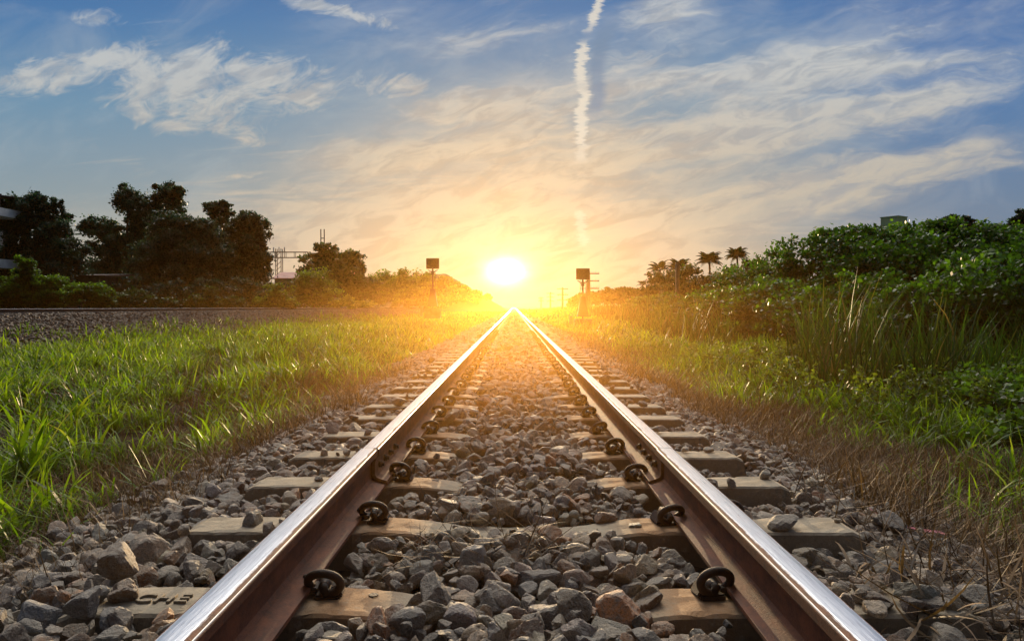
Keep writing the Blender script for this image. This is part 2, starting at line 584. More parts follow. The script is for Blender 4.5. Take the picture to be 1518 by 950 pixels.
JY = 2.68
r1 = rail('rail', RX[0], -1.5, JY - .003, False, 'polished left rail of the near track from the bottom edge up to its joint', group='rails of the main track')
r2 = rail('rail', RX[0], JY + .003, 700, False, 'left rail of the near track beyond the joint running to the horizon', group='rails of the main track', dx=.0035)
r3 = rail('rail', RX[1], -1.5, JY - .003, True, 'polished right rail of the near track from the bottom edge up to its joint', group='rails of the main track')
r4 = rail('rail', RX[1], JY + .003, 700, True, 'right rail of the near track beyond the joint running to the horizon', group='rails of the main track', dx=.0035)
fp = [(.046, .0165), (.058, .0135), (.064, .016), (.064, .021), (.046, .026), (.026, .034), (.021, .045), (.0215, .085), (.026, .100), (.014, .098), (.011, .090), (.011, .040), (.020, .026)]
for rr_, sgn in ((r2, 1), (r4, 1)):
    for side in (1, -1):
        b = MB().prism([(x * side, z) for x, z in fp], -.02, .46)
        f = b.build('fishplate', M_RUST, rr_)
        for yy in (.06, .17, .28, .40):
            bb = MB()
            bb.tube([(side * .020, yy, .066), (side * .034, yy, .066)], .013, 6)
            bb.tube([(side * .034, yy, .066), (side * .042, yy, .066)], .008, 8)
            bb.build('bolt', M_CLIP, f)

X2 = (-14.0, -15.07)
R2Z = .605 - .1372
rail('second_track_rail', X2[0], -3, 700, True, 'nearer rail of the second track on the left bank', z=R2Z, group='rails of the second track')
rail('second_track_rail', X2[1], -3, 700, False, 'farther rail of the second track behind its twin', z=R2Z, group='rails of the second track')

for o in [o for o in bpy.data.objects if o.name.startswith('second_track_rail')]:
    o.data.materials.append(M_RAIL2)
    for f in o.data.polygons:
        if f.center.z < .134 and abs(f.normal.y) < .5: f.material_index = 1

# ------------------------------------------------------------------ sleepers
def sleeper_mesh(fine=False):
    xs = [-1.0, -.97, -.80, -.62, -.42, -.34, -.16, 0, .16, .34, .42, .62, .80, .97, 1.0]
    zt = [-.012, 0, 0, 0, 0, -.003, -.028, -.03, -.028, -.003, 0, 0, 0, 0, -.012]
    bm = bmesh.new(); rings = []
    for x, z in zip(xs, zt):
        wt = .082 if abs(x) > .3 else .076
        wb = .115 if abs(x) > .3 else .10
        zb = -.19
        xo = x * (1.0 if abs(x) < .98 else 1.0)
        xb = x * (1.03 if abs(x) > .98 else 1)
        c = .007
        pts = [(xo, -wt + c, z), (xo, -wt, z - c), (xb, -wb, zb), (xb, wb, zb), (xo, wt, z - c), (xo, wt - c, z)]
        rings.append([bm.verts.new(q) for q in pts])
    for a, b in zip(rings, rings[1:]):
        for k in range(6): bm.faces.new((a[k], b[k], b[(k + 1) % 6], a[(k + 1) % 6]))
    bm.faces.new(rings[0]); bm.faces.new(rings[-1][::-1])
    bmesh.ops.recalc_face_normals(bm, faces=bm.faces[:])
    if fine:
        for _ in range(3):
            bmesh.ops.subdivide_edges(bm, edges=[e for e in bm.edges if e.calc_length() > .016], cuts=1, use_grid_fill=True)
        bmesh.ops.triangulate(bm, faces=bm.faces[:])
        bm.normal_update()
        for v in bm.verts:
            c = v.co
            h = mnoise.fractal(Vector((c.x * 18, c.y * 18, c.z * 18)), .8, 2.0, 4) * .0022
            edge = max(0, 1 - abs(abs(c.y) - .080) / .012) * (1 if c.z > -.05 else 0)
            chip = max(0, mnoise.noise(Vector((c.x * 22, c.y * 9 + 5, 2))) - .12) * .022 * edge
            v.co += v.normal * (h - chip)
    me = bpy.data.meshes.new('sleeper'); bm.to_mesh(me); bm.free()
    me.materials.append(M_SLEEP)
    return me


def clip_bm(full=True):
    """spring clip: local +x points at the rail"""
    b = MB()
    pts = []
    # centre leg through the shoulder, then a coil, then the toe on the rail foot
    for t in np.linspace(0, 1, 4): pts.append((-.004, .052 - .075 * t, .028))
    n = 22
    for i in range(1, n + 1):
        a = -math.pi / 2 + .1 - (i / n) * (2 * math.pi * .86)
        r = .031 + .004 * math.sin(math.pi * i / n)
        pts.append((-.004 + r * math.cos(a) * 1.12, -.026 - .012 * math.sin(math.pi * i / n) + .022 * i / n - .35 * r * math.sin(a), .034 + r * math.sin(a) * .80 + .004))
    x, y, z = pts[-1]
    pts += [(x + .010, y + .018, z - .012), (x + .020, y + .034, .031), (x + .024, y + .05, .029)]
    b.tube(pts, [.0100] * (len(pts) - 2) + [.0095, .007], 10 if full else 6)
    return b


def shoulder_bm():
    b = MB()
    b.box((-.012, .012, .0), (.058, .075, .016), bevel=.004)
    b.tube([(-.004, -.012, .022), (-.004, .048, .022)], [.0125, .015], 6)
    b.box((-.032, .012, .012), (.02, .06, .03), ry=.5, bevel=.003)
    b.box((.026, .012, .014), (.03, .05, .012), ry=.1, bevel=.002)
    return b


sl_me = sleeper_mesh(); sl_fine = sleeper_mesh(True)
cl = clip_bm().build('rail_clip', M_CLIP); clip_me = cl.data; bpy.data.objects.remove(cl)
cl = clip_bm(False).build('rail_clip', M_CLIP); clip_me_lo = cl.data; bpy.data.objects.remove(cl)
cl = shoulder_bm().build('clip_shoulder', M_CLIP); sh_me = cl.data; bpy.data.objects.remove(cl)
ordn = ['first', 'second', 'third', 'fourth', 'fifth', 'sixth', 'seventh', 'eighth']
for k, y in enumerate(SLY):
    o = link('concrete_sleeper', sl_fine if k < 9 else sl_me)
    o.location = (XC + (R.uniform(-.012, .012) if k > 1 else 0), y, R.uniform(-.004, .003))
    o.rotation_euler = (0, 0, R.uniform(-.008, .008))
    if k == 0:
        lab = 'concrete sleeper half buried in stones nearest the viewer'
    elif k == 1:
        lab = 'first visible concrete sleeper with raised letters on its left end'
    elif k == 2:
        lab = 'second visible concrete sleeper with a bare pale middle between the rails'
    elif k <= 8:
        lab = '%s visible concrete sleeper counted away from the viewer on the main track' % ordn[k - 1]
    else:
        lab = 'rust stained concrete sleeper farther than the first eight of the main track'
    tag(o, lab, 'sleeper', 'concrete sleepers of the main track')
    if k < 34:
        for rx in RX:
            for s in (-1, 1):
                c = link('rail_clip', clip_me if k < 8 else clip_me_lo, None, o)
                c.location = (rx - XC + s * .086, R.uniform(-.008, .008) + .02, R.uniform(-.005, .001)); c.rotation_euler = (R.normal(0, .08), R.normal(0, .06), R.normal(0, .16))
                # +x must point to the rail
                if s > 0: c.scale = (-1, 1, 1)
                h = link('clip_shoulder', sh_me, None, c)
                h.location = (0, 0, .004)
SL1 = [o for o in bpy.data.objects if o.name.startswith('concrete_sleeper') and abs(o.location.y - 1.67) < .01][0]
cu = bpy.data.curves.new('sleeper_lettering', 'FONT'); cu.body = 'CHE'; cu.size = .062; cu.extrude = .0045; cu.bevel_depth = .001; cu.shear = .0
cu.space_character = 1.05
to = bpy.data.objects.new('tmp', cu); COL.objects.link(to)
bpy.context.view_layer.update()
tm = bpy.data.meshes.new_from_object(to.evaluated_get(bpy.context.evaluated_depsgraph_get()))
bpy.data.objects.remove(to)
lt = link('raised_lettering', tm, M_SLEEP, SL1, (-.868, -.024, .0015))
lt['label'] = 'raised letters cast into the sleeper top'
bh = MB().tube([(0, 0, .0005), (0, 0, .003)], .011, 14).build('bolt_hole', M_CLIP, SL1, (-.335, .03, -.002))

# second track's sleepers
for i, y in enumerate(np.arange(16.5, 92, .6)):
    o = link('second_track_sleeper', sl_me)
    o.location = ((X2[0] + X2[1]) / 2, y, R2Z - RAILZ + R.uniform(-.01, .01))
    tag(o, 'concrete sleeper under the raised second track on the left', 'sleeper', 'concrete sleepers of the second track')


# ------------------------------------------------------------------ grass
def blades(base, L, W, lean, az, curl, cols, nseg=4, tipcol=None, foot=(.05, .035, .02)):
    """base (n,3); curved tapering strips"""
    n = len(base)
    t = np.linspace(0, 1, nseg + 1)
    th = lean[:, None] + curl[:, None] * t[None] ** 1.3       # angle from vertical
    ds = L[:, None] / nseg
    hx = np.concatenate([np.zeros((n, 1)), np.cumsum(np.sin(th[:, :-1]) * ds, 1)], 1)
    hz = np.concatenate([np.zeros((n, 1)), np.cumsum(np.cos(th[:, :-1]) * ds, 1)], 1)
    dirx, diry = np.cos(az), np.sin(az)
    Cx = base[:, 0:1] + hx * dirx[:, None]; Cy = base[:, 1:2] + hx * diry[:, None]; Cz = base[:, 2:3] + hz
    wv = W[:, None] * np.array([.55, 1, .85, .55, .06] if nseg == 4 else ([.7, 1, .6, .06] if nseg == 3 else [.8, .8, .06]))[None]
    tw = R.normal(0, .5, n)
    sx, sy = -np.sin(az + tw), np.cos(az + tw)
    A = np.stack([Cx - sx[:, None] * wv / 2, Cy - sy[:, None] * wv / 2, Cz], -1)
    B = np.stack([Cx + sx[:, None] * wv / 2, Cy + sy[:, None] * wv / 2, Cz], -1)
    V = np.stack([A, B], 2).reshape(-1, 3)
    m = (nseg + 1) * 2
    q = np.array([[2 * i, 2 * i + 1, 2 * i + 3, 2 * i + 2] for i in range(nseg)])
    Fc = (q[None] + (np.arange(n) * m)[:, None, None]).reshape(-1, 4)
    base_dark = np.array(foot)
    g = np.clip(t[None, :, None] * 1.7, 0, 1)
    c = cols[:, None, :] * g + (cols[:, None, :] * .16 + base_dark * .25) * (1 - g)  # roots browned, and darkened in colour like shade low in the tufts
    if tipcol is not None: c = c * (1 - tipcol[:, None, None] * t[None, :, None] ** 3) + np.array([.30, .22, .08]) * tipcol[:, None, None] * t[None, :, None] ** 3
    Cc = np.repeat(c, 2, 1).reshape(-1, 3)
    return V, Fc, Cc


def tufts(x0, x1, y0, y1, n_t, per, hfun, W, zf, rng, colf, spread=.05, nseg=4, keepf=None, leanm=.5, curlm=1.5, foot=(.05, .035, .02)):
    tx = rng.uniform(x0, x1, n_t); ty = rng.uniform(y0, y1, n_t)
    if keepf is not None:
        k = keepf(tx, ty); tx, ty = tx[k], ty[k]
    n_t = len(tx)
    H = hfun(tx, ty) * rng.uniform(.55, 1.2, n_t)
    hue = rng.random(n_t)
    cnt = np.maximum(1, (per * rng.uniform(.5, 1.5, n_t)).astype(int))
    i = np.repeat(np.arange(n_t), cnt); n = len(i)
    bx = tx[i] + rng.normal(0, spread, n); by = ty[i] + rng.normal(0, spread, n)
    base = np.stack([bx, by, zf(bx, by) - .01], -1)
    L = H[i] * rng.uniform(.45, 1.25, n)
    az = rng.uniform(0, 2 * np.pi, n)
    return blades(base, L, W * rng.uniform(.5, 1.3, n) * np.clip(L / .3, .5, 1.4), np.abs(rng.normal(0, leanm, n)), az, np.abs(rng.normal(1.15, .5, n)) * curlm, colf(hue[i], n, rng), nseg, (rng.random(n) < .15) * rng.random(n), foot)


def gcol(h, n, rng):
    h = np.clip(h * .6 + rng.random(n) * .5, 0, 1)
    a = np.array([.020, .080, .006]); b = np.array([.17, .27, .010]); c = a[None] * (1 - h[:, None]) + b[None] * h[:, None]
    return c * rng.uniform(.5, 1.5, (n, 1))


def gcol_dark(h, n, rng):
    a = np.array([.030, .075, .016]); b = np.array([.075, .13, .02]); c = a[None] * (1 - h[:, None]) + b[None] * h[:, None]
    return c * rng.uniform(.6, 1.4, (n, 1))


def dcol(h, n, rng):
    h = (h * .4 + rng.random(n) * .6) ** 1.8; a = np.array([.040, .023, .013]); b = np.array([.50, .33, .19]); c = a[None] * (1 - h[:, None]) + b[None] * h[:, None]
    return c * rng.uniform(.5, 1.3, (n, 1))


def zall(x, y):
    z = gh(x, y)
    z = np.where(np.abs(x - XC) < 2.2, np.maximum(z, bedz(x)), z)
    return np.where((x < -9.4) & (x > -19.2), np.maximum(z, bed2z(x)), z)


def patch(x, y, s=1.0, o=0.):
    return np.sin(x * 1.7 * s + y * .6 * s + o) * .5 + np.sin(x * .7 * s - y * 1.3 * s + 2 + o) * .5


def merge(lst):
    V = []; Fc = []; C = []; off = 0
    for v, f, c in lst:
        V.append(v); Fc.append(f + off); C.append(c); off += len(v)
    return np.concatenate(V), np.concatenate(Fc), np.concatenate(C)


def hl(x, y):   # left grass height
    return np.interp(-x, [1.25, 1.6, 2.4, 4, 9], [.13, .25, .36, .40, .36]) * (1 + .30 * patch(x, y)) * np.interp(y, [0, 8, 40], [1, .9, .8])


def hr(x, y):
    return np.interp(x, [1.6, 2.2, 3.2, 6], [.13, .25, .36, .42]) * (1 + .30 * patch(x, y, 1.2, 3)) * np.interp(y, [0, 8, 40], [.95, .9, .9])


def jit_edge(x, y, e, s):   # ragged edge of the vegetation
    return s * x > e + .12 * np.sin(y * 2.1) + .10 * np.sin(y * 5.3 + 1)


gap = lambda x, y, e, s_: jit_edge(x, y, e, s_) & (patch(x, y, 2.6, 1.5) + .6 * patch(x, y, 6, 4) > -.02)
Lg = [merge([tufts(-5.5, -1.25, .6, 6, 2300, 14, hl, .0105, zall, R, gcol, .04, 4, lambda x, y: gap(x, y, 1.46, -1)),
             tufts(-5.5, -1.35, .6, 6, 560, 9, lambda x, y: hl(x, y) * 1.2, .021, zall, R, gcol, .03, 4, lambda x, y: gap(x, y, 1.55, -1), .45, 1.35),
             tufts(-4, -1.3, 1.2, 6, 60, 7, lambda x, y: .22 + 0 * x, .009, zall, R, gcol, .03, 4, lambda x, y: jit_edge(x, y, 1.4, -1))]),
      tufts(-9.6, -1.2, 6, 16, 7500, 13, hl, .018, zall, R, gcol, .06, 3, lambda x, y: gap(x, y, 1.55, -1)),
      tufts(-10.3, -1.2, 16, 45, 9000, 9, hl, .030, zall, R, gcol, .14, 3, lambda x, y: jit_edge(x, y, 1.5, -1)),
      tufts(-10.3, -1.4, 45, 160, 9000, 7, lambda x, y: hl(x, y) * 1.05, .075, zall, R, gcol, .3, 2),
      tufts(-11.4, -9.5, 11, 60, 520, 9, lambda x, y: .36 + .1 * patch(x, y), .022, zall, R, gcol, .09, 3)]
o = link('grass', np_mesh('grass', *merge(Lg[0:1])), M_GRASS)
tag(o, 'long bright green grass beside the track at lower left', 'grass', kind='stuff')
m_ = merge(Lg[1:4:1][0:1]); o = link('grass', np_mesh('grass', *m_), M_GRASS)
tag(o, 'green grass between the two tracks in the middle distance', 'grass', kind='stuff')
m_ = merge(Lg[2:]); o = link('grass', np_mesh('grass', *m_), M_GRASS)
tag(o, 'hazy yellow green grass between the two tracks farther off', 'grass', kind='stuff')

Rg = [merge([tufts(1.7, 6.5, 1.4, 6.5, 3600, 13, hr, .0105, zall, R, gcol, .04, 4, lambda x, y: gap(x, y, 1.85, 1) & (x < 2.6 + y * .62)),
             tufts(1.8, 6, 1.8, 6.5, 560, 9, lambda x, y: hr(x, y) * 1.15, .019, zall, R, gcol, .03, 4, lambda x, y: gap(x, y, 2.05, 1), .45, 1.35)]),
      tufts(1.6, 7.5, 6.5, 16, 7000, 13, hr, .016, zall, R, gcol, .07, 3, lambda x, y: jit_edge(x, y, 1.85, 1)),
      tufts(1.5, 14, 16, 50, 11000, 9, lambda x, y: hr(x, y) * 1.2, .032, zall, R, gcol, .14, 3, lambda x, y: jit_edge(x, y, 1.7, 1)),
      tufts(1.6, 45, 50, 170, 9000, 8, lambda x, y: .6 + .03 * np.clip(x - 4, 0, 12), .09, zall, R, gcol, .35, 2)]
for m_, lab in ((Rg[0:1], 'bright green grass on the right beside the brown dry strip'), (Rg[1:2], 'green grass at the foot of the reeds on the right'), (Rg[2:], 'sunlit yellow grass to the right of the track far ahead')):
    m_ = merge(m_)
    tag(link('grass', np_mesh('grass', *m_), M_GRASS), lab, 'grass', kind='stuff')


# dry stalks: matted on the ground
def mat_stalks(x0, x1, y0, y1, n, L0, L1, w, rng, keepf=None, zoff=.0, flat=1.25, nseg=3, zf=None):
    x = rng.uniform(x0, x1, n); y = rng.uniform(y0, y1, n)
    if keepf is not None:
        k = keepf(x, y); x, y = x[k], y[k]
    n = len(x)
    base = np.stack([x, y, (zf or zall)(x, y) + rng.uniform(0, .07, n) + zoff], -1)
    return blades(base, rng.uniform(L0, L1, n), w * rng.uniform(.6, 1.3, n), rng.normal(flat, .35, n), rng.uniform(0, 2 * np.pi, n), rng.normal(.1, .7, n), dcol(rng.random(n), n, rng), nseg)


D = [mat_stalks(1.15, 2.7, 1.0, 7, 42000, .06, .24, .0046, R, lambda x, y: jit_edge(x, y, 1.30, 1) & (R.random(len(x)) < np.interp(x, [1.2, 1.45, 2.3, 2.7], [.2, 1, .9, .4]))),
     mat_stalks(1.15, 2.5, 7, 24, 14000, .12, .32, .009, R, lambda x, y: jit_edge(x, y, 1.32, 1)),
     tufts(1.35, 3.2, 1.2, 9, 3600, 12, lambda x, y: .19 + .08 * patch(x, y, 2), .0065, zall, R, dcol, .05, 3, lambda x, y: jit_edge(x, y, 1.42, 1), .5, 1.0)]
tag(link('dry_grass', np_mesh('dry_grass', *merge(D)), M_DRY), 'matted brown dead grass along the right edge of the ballast', 'dry grass', kind='stuff')
D = [tufts(-2.6, -1.15, .8, 9, 5200, 12, lambda x, y: .20 + .06 * patch(x, y), .0065, zall, R, dcol, .05, 3, lambda x, y: jit_edge(x, y, 1.23, -1), .5, 1.0),
     mat_stalks(-2.2, -1.1, .8, 8, 9000, .06, .2, .004, R, lambda x, y: jit_edge(x, y, 1.22, -1)),
     tufts(-6.5, -1.5, 1.2, 14, 1900, 9, lambda x, y: .24 + 0 * x, .007, zall, R, dcol, .07, 3)]
tag(link('dry_grass', np_mesh('dry_grass', *merge(D)), M_DRY), 'dark brown dead stalks at the foot of the left grass', 'dry grass', kind='stuff')


def zt(x, y): return np.where(np.abs(x) < .45, -.045, -.06) + 0 * x


D = [mat_stalks(-.30, .12, 1.85, 2.12, 150, .05, .24, .0035, R, zf=zt, zoff=.015, flat=1.35),
     mat_stalks(-.22, .22, 2.42, 2.66, 70, .04, .15, .003, R, zf=zt, zoff=.015, flat=1.35)]
tag(link('dry_twigs', np_mesh('dry_twigs', *merge(D)), M_DRY), 'tangle of thin dry stalks lying on the stones between the rails', 'twigs', kind='stuff')
D = [mat_stalks(.80, 1.3, 1.45, 1.85, 170, .08, .26, .0065, R, zf=zt, zoff=.03, flat=1.2, nseg=4),
     mat_stalks(1.05, 1.8, 1.5, 2.8, 900, .10, .42, .004, R, zf=lambda x, y: bedz(x), zoff=.03, flat=1.4, nseg=4)]
tag(link('dry_twigs', np_mesh('dry_twigs', *merge(D)), M_DRY), 'dark broken stalks over stones outside the right rail', 'twigs', kind='stuff')

# reeds
def rcol(h, n, rng):
    a = np.array([.018, .058, .012]); b = np.array([.068, .14, .024]); c = a[None] * (1 - h[:, None]) + b[None] * h[:, None]
    c = c * rng.uniform(.6, 1.4, (n, 1))
    dry = rng.random(n) < .06
    c[dry] = np.array([.17, .13, .07]) * rng.uniform(.6, 1.2, (dry.sum(), 1))
    return c


def reeds(x0, x1, y0, y1, n_t, per, h, w, keepf=None, nseg=4):
    return tufts(x0, x1, y0, y1, n_t, per, h, w, zall, R, rcol, .10, nseg, keepf, .16, .5, (.01, .025, .008))


hre = lambda x, y: .86 + .34 * patch(x, y, .7)
Rd = [reeds(3.3, 8.0, 7.4, 12, 460, 11, hre, .016, lambda x, y: x > 3.3 + .14 * (y - 6) + .3 * np.sin(y * 1.3)),
      reeds(3.6, 11, 12, 30, 850, 11, lambda x, y: hre(x, y) * 1.02, .026, lambda x, y: x > 3.6 + .05 * (y - 12)),
      reeds(4.5, 15, 30, 70, 1100, 9, lambda x, y: hre(x, y) * 1.05, .06, lambda x, y: x > 4.6 + .03 * (y - 30), 3)]
tag(link('reeds', np_mesh('reeds', *merge(Rd)), M_REED), 'tall dark green reeds standing in front of the right thicket', 'reeds', kind='stuff')


# ------------------------------------------------------------------ foliage
def leaf_cloud(centres, radii, n, size, rng, col0, col1, sub=30, subr=.26, inner=.25, droop=0., aspect=1.7):
    """leaves gathered in clumps on and in ellipsoid lobes"""
    centres = np.array(centres, float); radii = np.array(radii, float)
    vol = (radii.prod(1)) ** (2 / 3); vol = vol / vol.sum()
    V = []; C = []
    for c, r, w in zip(centres, radii, vol):
        m = max(40, int(n * w))
        d = rng.normal(size=(sub, 3)); d /= np.linalg.norm(d, axis=1)[:, None]
        rr = rng.uniform(.55, 1.0, (sub, 1)); ins = rng.random((sub, 1)) < inner
        rr = np.where(ins, rng.uniform(.1, .6, (sub, 1)), rr)
        sc_ = rng.uniform(.6, 1.35, sub) * subr
        k = rng.integers(0, sub, m)
        q = rng.normal(size=(m, 3)); q /= np.linalg.norm(q, axis=1)[:, None]
        q = rng.normal(0, .50, (m, 3)); q[:, 2] *= .85
        p = c + (d * rr)[k] * r + q * sc_[k][:, None] * r
        tone = rng.random(sub)[k]
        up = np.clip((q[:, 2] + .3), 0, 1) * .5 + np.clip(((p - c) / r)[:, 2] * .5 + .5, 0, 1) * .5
        s = size * rng.uniform(.55, 1.3, m)
        a = rng.normal(size=(m, 3)); a[:, 2] -= droop; a /= np.linalg.norm(a, axis=1)[:, None]
        nrm = rng.normal(size=(m, 3)) + q * 1.0; nrm[:, 2] += .8
        b = np.cross(a, nrm); b /= (np.linalg.norm(b, axis=1)[:, None] + 1e-6)
        s = s[:, None]
        V.append(np.stack([p - a * s * .5, p + b * s * .5 / aspect, p + a * s * .5, p - b * s * .5 / aspect], 1).reshape(-1, 3))
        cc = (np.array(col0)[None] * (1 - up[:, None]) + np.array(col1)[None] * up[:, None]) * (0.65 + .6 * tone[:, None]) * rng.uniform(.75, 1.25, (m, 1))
        C.append(np.repeat(cc, 4, 0))
    V = np.concatenate(V); C = np.concatenate(C)
    Fc = np.arange(len(V)).reshape(-1, 4)
    return V, Fc, C


def lobes_px(lst, Y, depth=.8):
    c = []; r = []
    for i, (px, py, rx, rz) in enumerate(lst):
        y = Y + ((i * 37) % 11 - 5) / 5 * .6
        c.append(at(px, py, y)); s = y / F
        r.append((rx * s, (rx + rz) / 2 * s * depth, rz * s))
    return c, r


DK0, DK1 = (.009, .026, .020), (.036, .098, .062)
MD0, MD1 = (.018, .042, .010), (.055, .12, .022)
LT0, LT1 = (.035, .085, .012), (.13, .24, .025)


GROW = 1.12


def tree(name, label, cat, lobes, Y, n, size, cols=(DK0, DK1), group=None, mat=None, trunk=True, inner=.3, subr=.26, sub=30, base_px=None):
    c, r = lobes_px([(a, b, q * GROW, w_ * GROW) for a, b, q, w_ in lobes], Y)
    cx = float(np.mean([q[0] for q in c])) if base_px is None else at(base_px, 455, Y)[0]
    gz = float(zall(cx, Y)) - .05
    root = empty(name, (cx, Y, gz))
    o0 = np.array([cx, Y, gz])
    V, Fc, C = leaf_cloud([q - o0 for q in c], r, n, size, R, *cols, sub=sub, inner=inner, subr=subr)
    link('crown', np_mesh('crown', V, Fc, C), mat or M_LEAF, root)
    if trunk:
        top = max(q[2] for q in c) - gz
        b = MB()
        tr = max(.08, top * .028)
        hub = Vector((0, 0, top * .38))
        b.tube([(0, 0, -.3), (tr * .4, 0, top * .15), hub], [tr * 1.5, tr, tr * .75], 9)
        for q, rr_ in zip(c, r):
            e = Vector(q - o0)
            mid = hub.lerp(e, .5) + Vector((R.normal(0, .05) * top, R.normal(0, .04) * top, .03 * top))
            b.tube([hub, mid, e], [tr * .55, tr * .32, tr * .12], 6)
            for _ in range(5):
                dd = Vector(R.normal(size=3)).normalized()
                b.tube([e.lerp(mid, .3), e + Vector((dd.x * rr_[0], dd.y * rr_[1], dd.z * rr_[2])) * .85], [tr * .14, tr * .04], 4)
        b.build('trunk', M_BARK, root)
    tag(root, label, cat, group)
    return root


TG = 'dark trees behind the second track'
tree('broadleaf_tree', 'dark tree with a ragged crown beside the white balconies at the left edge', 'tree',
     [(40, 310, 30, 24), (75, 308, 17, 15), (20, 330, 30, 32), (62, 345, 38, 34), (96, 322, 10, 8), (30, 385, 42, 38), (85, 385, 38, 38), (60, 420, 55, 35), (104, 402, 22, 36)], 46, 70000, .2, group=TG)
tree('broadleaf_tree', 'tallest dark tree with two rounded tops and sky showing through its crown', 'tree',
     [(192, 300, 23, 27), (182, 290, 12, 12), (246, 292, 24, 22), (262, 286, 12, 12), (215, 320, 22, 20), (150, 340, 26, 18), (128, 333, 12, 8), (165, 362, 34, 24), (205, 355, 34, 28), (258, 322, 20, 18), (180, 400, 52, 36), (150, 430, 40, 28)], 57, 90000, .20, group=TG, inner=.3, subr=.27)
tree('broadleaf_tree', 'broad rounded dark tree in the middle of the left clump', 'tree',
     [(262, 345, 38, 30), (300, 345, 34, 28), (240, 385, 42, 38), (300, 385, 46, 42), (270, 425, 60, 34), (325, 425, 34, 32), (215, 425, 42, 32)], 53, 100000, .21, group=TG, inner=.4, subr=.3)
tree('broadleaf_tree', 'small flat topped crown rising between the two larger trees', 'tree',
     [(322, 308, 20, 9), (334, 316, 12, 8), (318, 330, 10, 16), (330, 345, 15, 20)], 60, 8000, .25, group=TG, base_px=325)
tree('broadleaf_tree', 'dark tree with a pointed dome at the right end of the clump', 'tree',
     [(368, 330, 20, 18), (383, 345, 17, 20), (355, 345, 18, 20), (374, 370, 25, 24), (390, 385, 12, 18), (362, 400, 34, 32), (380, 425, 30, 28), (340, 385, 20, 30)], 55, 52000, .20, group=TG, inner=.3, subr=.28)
tree('bush', 'sunlit green bush at the far left with a pointed top', 'bush',
     [(38, 395, 13, 16), (30, 420, 32, 20), (80, 428, 34, 20), (120, 436, 34, 18), (12, 440, 40, 20), (60, 446, 45, 15), (150, 444, 24, 14)], 38, 42000, .15, (MD0, LT1), trunk=False, mat=M_VINE)
tree('bush', 'low dark bush at the foot of the trees left of their middle', 'bush', [(200, 446, 34, 14), (170, 440, 22, 16), (240, 450, 26, 9)], 44, 6000, .16, (DK0, MD1), trunk=False)
tree('bush', 'low feathery green bush below the rounded tree', 'bush', [(312, 436, 11, 12), (300, 448, 26, 10), (340, 450, 24, 9)], 44, 5000, .15, (MD0, MD1), trunk=False)
tree('bush', 'light green bush below the pointed tree beside the red roof', 'bush', [(408, 436, 16, 14), (396, 448, 22, 10), (425, 450, 18, 9)], 46, 5000, .15, (MD0, LT1), trunk=False, mat=M_VINE)
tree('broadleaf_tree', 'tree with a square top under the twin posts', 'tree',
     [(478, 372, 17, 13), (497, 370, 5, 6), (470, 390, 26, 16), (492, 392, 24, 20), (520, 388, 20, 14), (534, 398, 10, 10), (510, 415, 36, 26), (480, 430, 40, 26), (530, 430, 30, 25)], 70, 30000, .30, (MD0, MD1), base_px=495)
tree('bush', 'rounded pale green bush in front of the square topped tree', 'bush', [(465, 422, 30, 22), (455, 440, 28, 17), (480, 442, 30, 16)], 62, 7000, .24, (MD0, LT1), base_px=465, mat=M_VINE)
tree('bush', 'small yellow green bush right above the second track rail', 'bush', [(515, 444, 9, 9), (500, 451, 16, 5), (530, 452, 26, 5)], 60, 2600, .2, (LT0, (.2, .26, .04)), trunk=False, mat=M_VINE)
for i, (px, py, rr_, Y) in enumerate([(560, 428, 26, 80), (590, 427, 24, 88), (618, 430, 24, 98), (645, 433, 24, 110), (668, 438, 18, 125), (690, 443, 14, 128), (708, 447, 10, 132), (722, 450, 7, 136)]):
    tree('hedge_bush', 'hazy bush in the row that shrinks towards the sun left of the track', 'bush',
         [(px, py - 9, rr_, rr_ * .75), (px - rr_ * .4, py + 6, rr_, rr_ * .9), (px + rr_ * .5, py + 4, rr_, rr_ * .9)], Y, 7000, .3 * Y / 90, (MD0, LT1), group='row of hazy bushes left of the track', trunk=False, mat=M_VINE)

for i, (px, rx, rz) in enumerate([(140, 34, 24), (190, 36, 26), (245, 36, 24), (300, 36, 24), (350, 34, 24), (395, 26, 18), (105, 28, 22)]):
    tree('undergrowth_bush', 'dark bush among the undergrowth below the left trees', 'bush', [(px, 440, rx, rz), (px + 14, 450, rx, rz * .7)], 49, 7000, .22, (DK0, DK1), group='dark undergrowth below the left trees', trunk=False)

